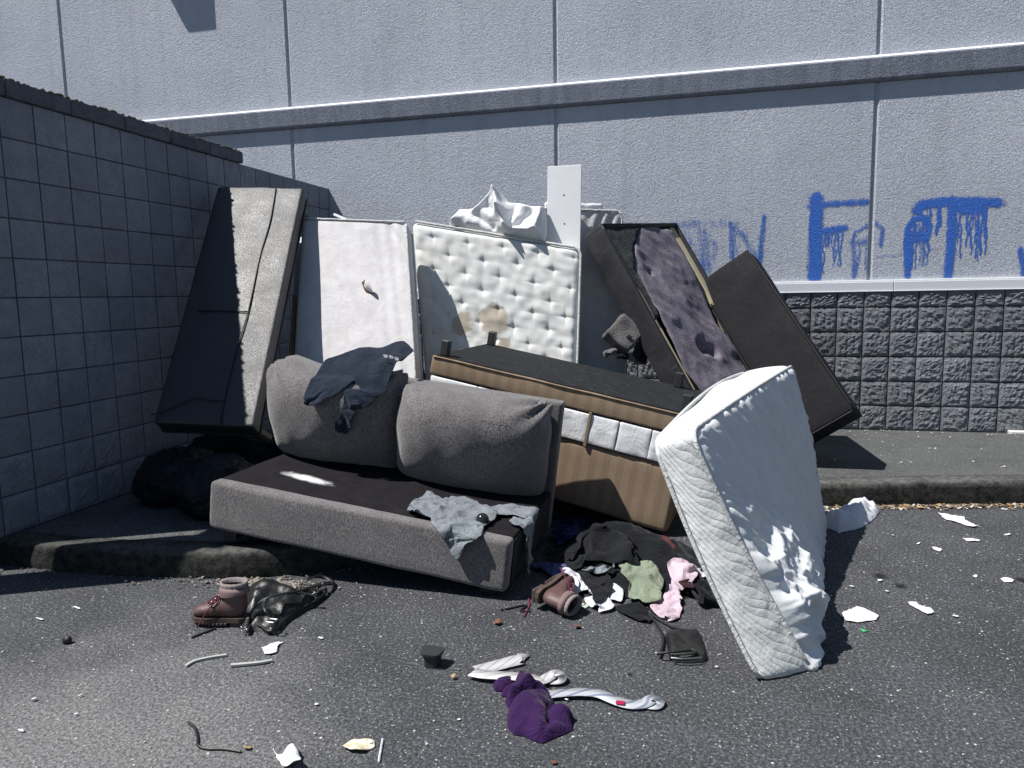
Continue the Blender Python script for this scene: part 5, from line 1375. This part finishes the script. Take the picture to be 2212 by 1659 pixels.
tie([(938, 268), (915, 268), (820, 292), (720, 318), (650, 335)], lambda s: .005 + .068 * min(1, s / .10) - .008 * s, m_tie1, t1, 'blade', [.014, .014, .012, .010, .018])
tie([(622, 345), (680, 358), (780, 366), (880, 372), (980, 385), (1040, 395), (1085, 372), (1120, 352), (1148, 368), (1140, 395), (1090, 398)], lambda s: .060 - .018 * s, m_tie1, t1, 'tail', [.026, .030, .034, .040, .040, .030, .034, .050, .045, .022, .018], lambda s: .03)
t2 = thing('necktie', 'blue and silver striped necktie stretching right from the purple sweater', 'necktie', gp(*pz('e', 1400, 500)))
tie([(1085, 480), (1180, 470), (1290, 466), (1390, 478), (1480, 515), (1570, 540), (1650, 535), (1705, 505), (1735, 515), (1720, 545), (1660, 540)], lambda s: .050 - .008 * s, m_tie2, t2, 'blade', [.022, .026, .030, .028, .022, .018, .020, .030, .030, .014, .010], lambda s: .06 * math.sin(s * 8 + 1))
c = gp(*pz('e', 1510, 530), .017); obj('label_patch', *boxat(c - Vector((.014, .010, .001)), c + Vector((.014, .010, .002)), .001), mat('crimson_label', (.35, .01, .06), .6), t2)

# purple sweater: a folded bundle, the upper flap lying over the lower one
def e2(p): q = gp(*pz('e', *p), .02); return (q.x, q.y)
pl = [e2(p) for p in ((835, 470), (790, 462), (808, 430), (850, 425), (878, 372), (905, 345), (945, 350), (990, 375), (1010, 412), (1060, 440), (1108, 462), (1112, 520), (1118, 560), (1190, 565), (1215, 585), (1242, 607), (1222, 625), (1228, 660), (1170, 690), (1110, 712), (1045, 742), (990, 728), (930, 700), (870, 690), (832, 650), (828, 600), (842, 545), (815, 500))]
flap = [e2(p) for p in ((850, 535), (940, 490), (1020, 470), (1110, 470))]
pr_ = ridges([(flap[0], flap[1], .010, -.030), (flap[1], flap[2], .011, -.034), (flap[2], flap[3], .010, -.024), (e2((850, 505)), e2((960, 462)), .022, .022), (e2((960, 462)), e2((1080, 450)), .022, .020),
     (e2((1080, 560)), e2((1085, 655)), .009, -.026), (e2((1085, 655)), e2((1040, 735)), .012, -.014), (e2((900, 360)), e2((935, 440)), .020, .014), (e2((1110, 590)), e2((1215, 610)), .020, .018), (e2((1120, 640)), e2((1200, 660)), .008, -.016),
     (e2((880, 560)), e2((1040, 600)), .03, .012), (e2((870, 640)), e2((1000, 700)), .010, -.010), (e2((960, 370)), e2((1000, 450)), .008, -.010)])
o = dome('sweater', pl, lambda x, y: Vector((x, y, .004)), .0062, .040, .016, lambda x, y, e: pr_(x, y, e) + .012 * fbm(x * 11, y * 11, 6, 3), m_purp)
tag(o, 'deep purple sweater folded in a heap on the asphalt over two neckties', 'sweater')
cf_ = [e2(p) for p in ((742, 392), (790, 368), (870, 362), (880, 400), (820, 438), (752, 430))]
dome('cuff', cf_, lambda x, y: Vector((x, y, .004)), .006, .030, .012, lambda x, y, e: .0025 * math.sin(y * 700), m_purp, None).parent = None
cu_ = bpy.data.objects['cuff']; cu_.name = 'sleeve'; wm = PM['cuff'].copy(); cu_.parent = o; cu_.matrix_parent_inverse = PM[o.name].inverted()
c0 = gp(*pz('e', 365, 330))
pr = [(-.034, 0), (-.034, .006), (-.036, .03), (-.042, .048), (-.044, .054)]
vs = []; fs = []; n_ = 9
prof = [(0.0, .030, .026), (.028, .030, .026), (.042, .036, .030), (.050, .043, .036), (.056, .043, .036)]
for z, hxw, hyw in prof:
    for k in range(16):
        a = 2 * math.pi * (k + .5) / 16; cx_ = math.copysign(abs(math.cos(a)) ** .45, math.cos(a)); cy_ = math.copysign(abs(math.sin(a)) ** .45, math.sin(a))
        vs.append(c0 + Vector((cx_ * hxw * (1.0 if cy_ > 0 else .84), .03 + cy_ * hyw, z)))
fs = [[i * 16 + k, i * 16 + (k + 1) % 16, i * 16 + 16 + (k + 1) % 16, i * 16 + 16 + k] for i in range(len(prof) - 1) for k in range(16)] + [[64 + k for k in range(16)]]
tag(obj('furniture_foot', vs, fs, m_leg), 'broken-off black plastic furniture foot alone on the asphalt', 'furniture foot')
c0 = F1.M @ Vector((.575, -.16, .118)); bm = bmesh.new(); bmesh.ops.create_uvsphere(bm, u_segments=20, v_segments=12, radius=.030)
vs = [F1.R @ Vector((v.co.x, v.co.y, max(v.co.z, -.018) + .018)) + c0 for v in bm.verts]; fs = [[v.index for v in f.verts] for f in bm.faces]; bm.free()
tag(obj('knob', vs, fs, mat('glossy_black', (.02, .02, .022), .15, .6), None, True), 'round glossy black knob resting on the seat beside the grey t-shirt', 'knob')
# white print on the hoodie's shoulder
for (x0, x1, y0) in ((700, 726, 1028), (736, 760, 1034), (768, 792, 1044)):
    P = [CUL @ Vector((*[oncush((x, y))[0]], 0, 0)) for x, y in ((x0, y0),)]
    q = []
    for (x, y) in ((x0, y0 - 8), (x1, y0 - 4), (x1 + 4, y0 + 12), (x0 + 8, y0 + 12)): q.append(hit(*pz('E', x, y), CUL @ Vector((0, -.145, 0)), CUL.to_3x3() @ Vector((0, 1, 0))))
    o = obj('print', q, [[0, 1, 2, 3]], m_whitec, hd); solid(o, .002)

# ------------------------------------------------------------------ strips, cable, scraps
def gs(k, P, z=.0): return [gp(*pz(k, *p), z) for p in P]
m_strip = mat('pale_plastic_strip', (.42, .42, .40), .6)
tag(obj('trim_strip', *ribbon(spline(gs('g', ((235, 1222), (330, 1168), (500, 1128), (678, 1102)), .006), 5), .011, .007), m_strip), 'bent grey trim strip, the left of two below the boot', 'strip')
tag(obj('trim_strip', *tube(spline(gs('g', ((725, 1212), (820, 1205), (920, 1196), (1050, 1182), (1168, 1160)), .008), 5), .007, 6), m_strip), 'straight pale stick-like trim, the right of two below the handbag', 'strip')
tag(obj('cord', *tube(spline(gs('a', ((1130, 1385), (1170, 1420), (1186, 1480), (1190, 1525), (1250, 1543), (1350, 1545), (1445, 1560)), .005), 8), .0042, 6), m_seam), 'thin dark cord curled on the asphalt near the lower left corner', 'cord')
tag(obj('shoelace', *tube(spline(gs('g', ((300, 915), (400, 875), (480, 845), (560, 815)), .004), 4), .005, 5), m_seam), 'flat black lace sticking out from under the upright boot', 'lace')
tag(obj('straw', *tube(gs('e', ((60, 885), (84, 747)), .005), .0035, 6), m_whitec), 'thin white straw on the asphalt right of the yellowed scrap', 'straw')
m_paper = mat('trodden_paper', (.72, .73, .74), .9, .1, build=lambda t, b: t.l(t.ramp(t.noise(t.co('Object'), 60, 4, .7), [(.30, (.25, .25, .25)), (.42, (.74, .75, .76))]), b.inputs['Base Color']))
m_paper2 = mat('yellowed_scrap', rough=.9, build=lambda t, b: t.l(t.ramp(t.noise(t.co('Object'), 22, 4, .7), [(.35, (.50, .40, .17)), (.5, (.68, .66, .58)), (.65, (.45, .36, .16))]), b.inputs['Base Color']))
m_green = mat('green_plastic_bit', (.06, .45, .18), .4); m_tan = mat('dry_leaf', (.36, .27, .15), .85)
def scrap(k, P, lab, m=m_paper, cat='paper scrap', name='paper_scrap', h=.006, seed=1, sp=.006, group=None, jag=.003):
    L_ = gpoly(k, P); out = []
    rg = random.Random(seed)
    for i in range(len(L_)):
        a, b = L_[i], L_[(i + 1) % len(L_)]; n_ = max(1, int(math.hypot(a[0] - b[0], a[1] - b[1]) / .010))
        for q in range(n_): out.append((a[0] + (b[0] - a[0]) * q / n_ + rg.uniform(-jag, jag), a[1] + (b[1] - a[1]) * q / n_ + rg.uniform(-jag, jag)))
    v2, fs = poly_grid(out, sp)
    if len(fs) < 3: v2, fs = out, [list(range(len(out)))]
    vs = [Vector((x, y, .004 + h * (.5 + nz(x * 25, y * 25, seed)))) for x, y in v2]
    o = obj(name, vs, fs, m, None, True); solid(o, .001, 0); tag(o, lab, cat, group); return o
scrap('f', ((975, 850), (990, 820), (1040, 805), (1085, 782), (1150, 805), (1230, 845), (1215, 875), (1090, 890), (1020, 885)), 'flattened white paper torn at the edges, the largest right of the slumped mattress')
scrap('f', ((1422, 757), (1485, 752), (1500, 775), (1580, 790), (1610, 825), (1560, 840), (1500, 805), (1450, 780)), 'hourglass shaped white paper scrap right of the large flattened paper', seed=2)
scrap('f', ((1630, 148), (1700, 160), (1810, 178), (1815, 200), (1900, 240), (1870, 250), (1760, 215), (1680, 195)), 'ragged white paper on the asphalt near the kerb at the far right', seed=3)
scrap('f', ((1795, 325), (1850, 322), (1915, 335), (1900, 342), (1830, 338)), 'narrow white scrap below the ragged paper near the right kerb', seed=4)
scrap('f', ((1590, 382), (1625, 385), (1655, 402), (1645, 412), (1600, 398)), 'small white scrap between the ragged paper and the hourglass scrap', seed=5)
scrap('f', ((2048, 598), (2100, 592), (2145, 605), (2135, 620), (2080, 615)), 'white scrap near the right edge beside a pale twig', seed=6)
scrap('g', ((1060, 1035), (1150, 1000), (1240, 970), (1300, 975), (1240, 1000), (1225, 1080), (1160, 1110), (1090, 1105)), 'white paper corner lying below the handbag', seed=7)
scrap('a', ((1642, 1575), (1668, 1600), (1720, 1560), (1775, 1548), (1800, 1610), (1805, 1665), (1690, 1668), (1655, 1620)), 'white tissue at the bottom edge of the picture', seed=8, h=.03)
scrap('a', ((2058, 1550), (2110, 1505), (2180, 1500), (2240, 1500), (2250, 1540), (2180, 1575), (2110, 1580)), 'yellowed torn scrap near the bottom left of the purple sweater', m_paper2, 'scrap', 'litter_scrap', seed=9, h=.012)
scrap('c', ((822, 1045), (865, 1020), (920, 1045), (880, 1070)), 'pale green card below the white t-shirt', mat('pale_green_card', (.42, .48, .42), .8), 'card', 'card', seed=10, jag=.0005, h=.002)
scrap('c', ((885, 1030), (910, 1022), (945, 1035), (935, 1043)), 'tiny white scrap touching the pale green card', seed=21, jag=.0005)
scrap('c', ((1455, 1140), (1480, 1133), (1565, 1148), (1560, 1163)), 'white label lying between the purse strap and the slumped mattress', mat('white_card', (.74, .75, .74), .7), 'card', 'card', seed=11, jag=.0005, h=.002)
scrap('f', ((1105, 935), (1125, 935), (1165, 950), (1125, 955)), 'small bright green plastic bit below the large flattened paper', m_green, 'plastic bit', 'plastic_bit', seed=12, jag=.0005, h=.002)
BITS = ['just below the hourglass and oil spots', 'below the dark oil spots, right of the mattress', 'yellowish, nearest the slumped mattress shadow', 'above the oil spots, larger of a pair', 'above the oil spots, smaller of a pair', 'between the two large white papers', 'far right, above the hourglass scrap', 'round one near the right kerb end', 'in the open, left of the narrow scrap', 'far right, level with the hourglass scrap', 'lowest at the far right', 'left of the slumped mattress foot', 'beside the yellowed scrap', 'right of the black purse', 'between purple sweater and blue necktie', 'at the left, above the black lump', 'left of the upright boot', 'at the left edge, above the black lump', 'below the end of the handbag strap', 'at the lower left edge', 'lower left, above the cord', 'lower left, left of the dark cord', 'lower left, right of the cord', 'in front of the gutter crumbs at left', 'below the right trim strip', 'below the furniture foot']
for i, (k, x, y, r) in enumerate((('f', 1240, 608, 18), ('f', 1290, 682, 14), ('f', 1050, 648, 18), ('f', 1275, 290, 22), ('f', 1325, 303, 14), ('f', 1750, 852, 20), ('f', 1885, 580, 20), ('f', 2098, 294, 20), ('f', 1500, 355, 22), ('f', 2058, 797, 14), ('f', 2085, 1345, 14), ('f', 155, 1108, 16), ('e', 15, 780, 22), ('e', 2090, 325, 12), ('e', 1190, 525, 14), ('a', 460, 703, 26), ('a', 1170, 644, 18), ('a', 240, 772, 24), ('a', 1925, 885, 24), ('a', 130, 1445, 20), ('a', 210, 1255, 20), ('a', 460, 1345, 16), ('a', 1240, 1300, 12), ('a', 480, 1235, 18), ('a', 1900, 1285, 14), ('e', 545, 640, 16))):
    scrap(k, tuple((x + .8 * r * math.cos(a) * (1.2 + .4 * math.sin(i * 3)), y + r * .34 * math.sin(a + .5 * i)) for a in np.linspace(0, 5.3, 6)), 'small pale paper bit ' + BITS[i], seed=30 + i, sp=.004, group='paper bits scattered on the asphalt', jag=.0025, cat='paper bit', name='paper_bit')
for k, x, y, r, lab in (('c', 205, 1185, 30, 'reddish dry leaf left of the open asphalt below the tipped boot'), ('c', 820, 1213, 28, 'curled brown leaf on the asphalt below the pale green card'), ('a', 1485, 1545, 28, 'tan leaf at the right end of the dark cord'), ('e', 1115, 900, 20, 'red-brown leaf at the bottom edge below the purple sweater'), ('e', 512, 390, 16, 'small rust leaf between the furniture foot and the necktie')):
    scrap(k, tuple((x + r * math.cos(a), y + r * .5 * math.sin(a)) for a in np.linspace(0, 5.3, 7)), lab, mat('rusty_leaf', (.16, .07, .045), .85) if 'r' in lab[:3] or 'brown' in lab else m_tan, 'leaf', 'leaf', h=.015, seed=int(x), sp=.005)
tag(obj('rubble', *blob(gp(*pz('a', 402, 893), .012), .017, 7, (1, .8, 1), .001), m_seam, None, True), 'black lump with a pale chip alone at the left on the asphalt', 'lump')
# crumpled tissue behind the slumped mattress
tp_ = gpoly('d', ((1245, 870), (1330, 850), (1370, 825), (1420, 820), (1490, 788), (1545, 810), (1598, 828), (1570, 870), (1490, 925), (1440, 940), (1350, 958), (1280, 930)), .03)
o = dome('tissue', tp_, up0, .010, .055, .04, lambda x, y, e: .10 * abs(fbm(x * 7, y * 7, 4, 3)), m_whitec, None, Vector((0, 0, 1)), .002); tag(o, 'crumpled white cloth in the gutter behind the slumped mattress', 'cloth')
# foam slab against the wall foot, far right
p = gp(*pz('G', 2150, 1128), .15); q = gp(*pz('G', 2240, 1132), .15)
tag(obj('foam_strip', *boxat((p.x - .03, p.y - .03, .147), (p.x + .45, p.y + .045, .172), .006, (6, 2, 1), 2, lambda v, n: v + n * .006 * nz(v.x * 30, v.y * 30, 0)), m_foam), 'broken white foam strip lying at the foot of the block base, far right', 'foam strip')
# stains on the asphalt: flat dark oil spots
def b_oil(t, b):
    a = t.new('ShaderNodeAttribute', attribute_name='paint').outputs['Fac']; n = t.noise(t.co('World'), 40, 4, .7)
    t.l(t.math('MULTIPLY', t.ramp(t.math('ADD', a, t.math('MULTIPLY', t.math('SUBTRACT', n, .5), .8)), [(.3, 0), (.8, 1)]), .75), b.inputs['Alpha'])
m_oil = mat('oil_stain', (.012, .012, .013), .7, .3, build=b_oil)
vs = []; fs = []; av = []
for k, x, y, rx, ry in (('f', 1240, 570, .055, .06), ('f', 1375, 635, .05, .05), ('f', 2200, 595, .05, .05), ('c', 1225, 1565, .02, .02)):
    c = gp(*pz(k, x, y), .004); b0 = len(vs); vs.append(Vector((c.x, c.y, .004))); av.append(1)
    for r in (1, 2, 3):
        for j in range(20): a = j * .31416; vs.append(Vector((c.x + rx * r / 3 * math.cos(a), c.y + ry * r / 3 * math.sin(a), .004))); av.append(1 - r / 3)
    for j in range(20): fs.append([b0, b0 + 1 + j, b0 + 1 + (j + 1) % 20])
    for r in (0, 1):
        for j in range(20): fs.append([b0 + 1 + r * 20 + j, b0 + 21 + r * 20 + j, b0 + 21 + r * 20 + (j + 1) % 20, b0 + 1 + r * 20 + (j + 1) % 20])
o = obj('oil_stain', vs, fs, m_oil); at = o.data.attributes.new('paint', 'FLOAT', 'POINT'); at.data.foreach_set('value', np.array(av, dtype=np.float32)); tag(o, kind='structure')

# ------------------------------------------------------------------ leaf litter in the gutter, loose grit
def flakes(name, spots, m, seed, thick=.3):
    rg = random.Random(seed); vs = []; fs = []
    for (c, s_) in spots:
        b0 = len(vs); n_ = 5; ph = rg.uniform(0, 6); tx_, ty_ = rg.uniform(-.6, .6), rg.uniform(-.6, .6)
        for j in range(n_):
            a = ph + j * 6.283 / n_; r = s_ * rg.uniform(.5, 1.1); x, y = r * math.cos(a), r * .75 * math.sin(a); vs.append(c + Vector((x, y, max(0, .003 + tx_ * x + ty_ * y + s_ * thick))))
        vs.append(c + Vector((0, 0, s_ * thick * 1.8 + .003)))
        for j in range(n_): fs.append([b0 + j, b0 + (j + 1) % n_, b0 + 5])
    o = obj(name, vs, fs, m); tag(o, kind='stuff'); return o
rg = random.Random(11)
def gutter(n_, x0, x1, wd, smin, smax, dens=None):
    out = []
    while len(out) < n_:
        x = rg.uniform(x0, x1)
        i = min(range(len(kpath)), key=lambda q: abs(kpath[q].x - x)); p = kpath[i]; y = p.y - .012 - abs(rg.gauss(0, wd)); out.append((Vector((x, y + .01 * nz(x * 5, 0), .001)), rg.uniform(smin, smax)))
    return out
lt = 'mixed dry leaves and crumbs gathered in the gutter along the kerb'
flakes('leaf_litter', gutter(900, .7, 3.2, .035, .006, .018), mat('leaf_litter_brown', rough=.9, build=lambda t, b: t.l(t.ramp(t.noise(t.co('Object'), 60, 2, .6), [(.35, (.07, .045, .03)), (.5, (.20, .14, .09)), (.62, (.34, .28, .2))]), b.inputs['Base Color'])), 1)
flakes('leaf_litter', gutter(260, .7, 3.2, .05, .006, .017), mat('pale_litter', (.50, .48, .44), .9), 2)
flakes('leaf_litter', gutter(26, .8, 2.8, .03, .014, .026), mat('orange_leaf', (.42, .25, .08), .85), 3)
sp1 = [(Vector((-1.93 + rg.gauss(0, .14), 2.83 + rg.gauss(0, .05) + .03, .001)), rg.uniform(.005, .015)) for _ in range(420)]
flakes('leaf_litter', [s for s in sp1 if s[0].y < 2.90], mat('gutter_crumbs', (.27, .24, .21), .9), 4)
flakes('leaf_litter', gutter(300, -3.3, -.6, .05, .005, .012), mat('dark_crumbs', (.12, .11, .10), .9), 5)
sp2 = []
for _ in range(2600):
    x = rg.uniform(-2.6, 2.6); y = rg.uniform(1.2, 4.6); 
    if y > 2.7 + .75 * (x + 1.9) and x < .9: continue
    sp2.append((Vector((x, y, .0005)), abs(rg.gauss(0, .0016)) + .0016))
flakes('grit', sp2, mat('pale_grit', (.50, .50, .48), .9), 6, .25)
sp3 = [(Vector((rg.uniform(.3, 2.6), 6.45 - abs(rg.gauss(0, .06)), .148)), rg.uniform(.004, .012)) for _ in range(90)] + [(Vector((rg.uniform(.8, 2.5), rg.uniform(5.2, 6.4), .148)), rg.uniform(.003, .012)) for _ in range(70)]
flakes('grit', sp3, mat('pavement_crumbs', (.45, .43, .38), .9), 7)
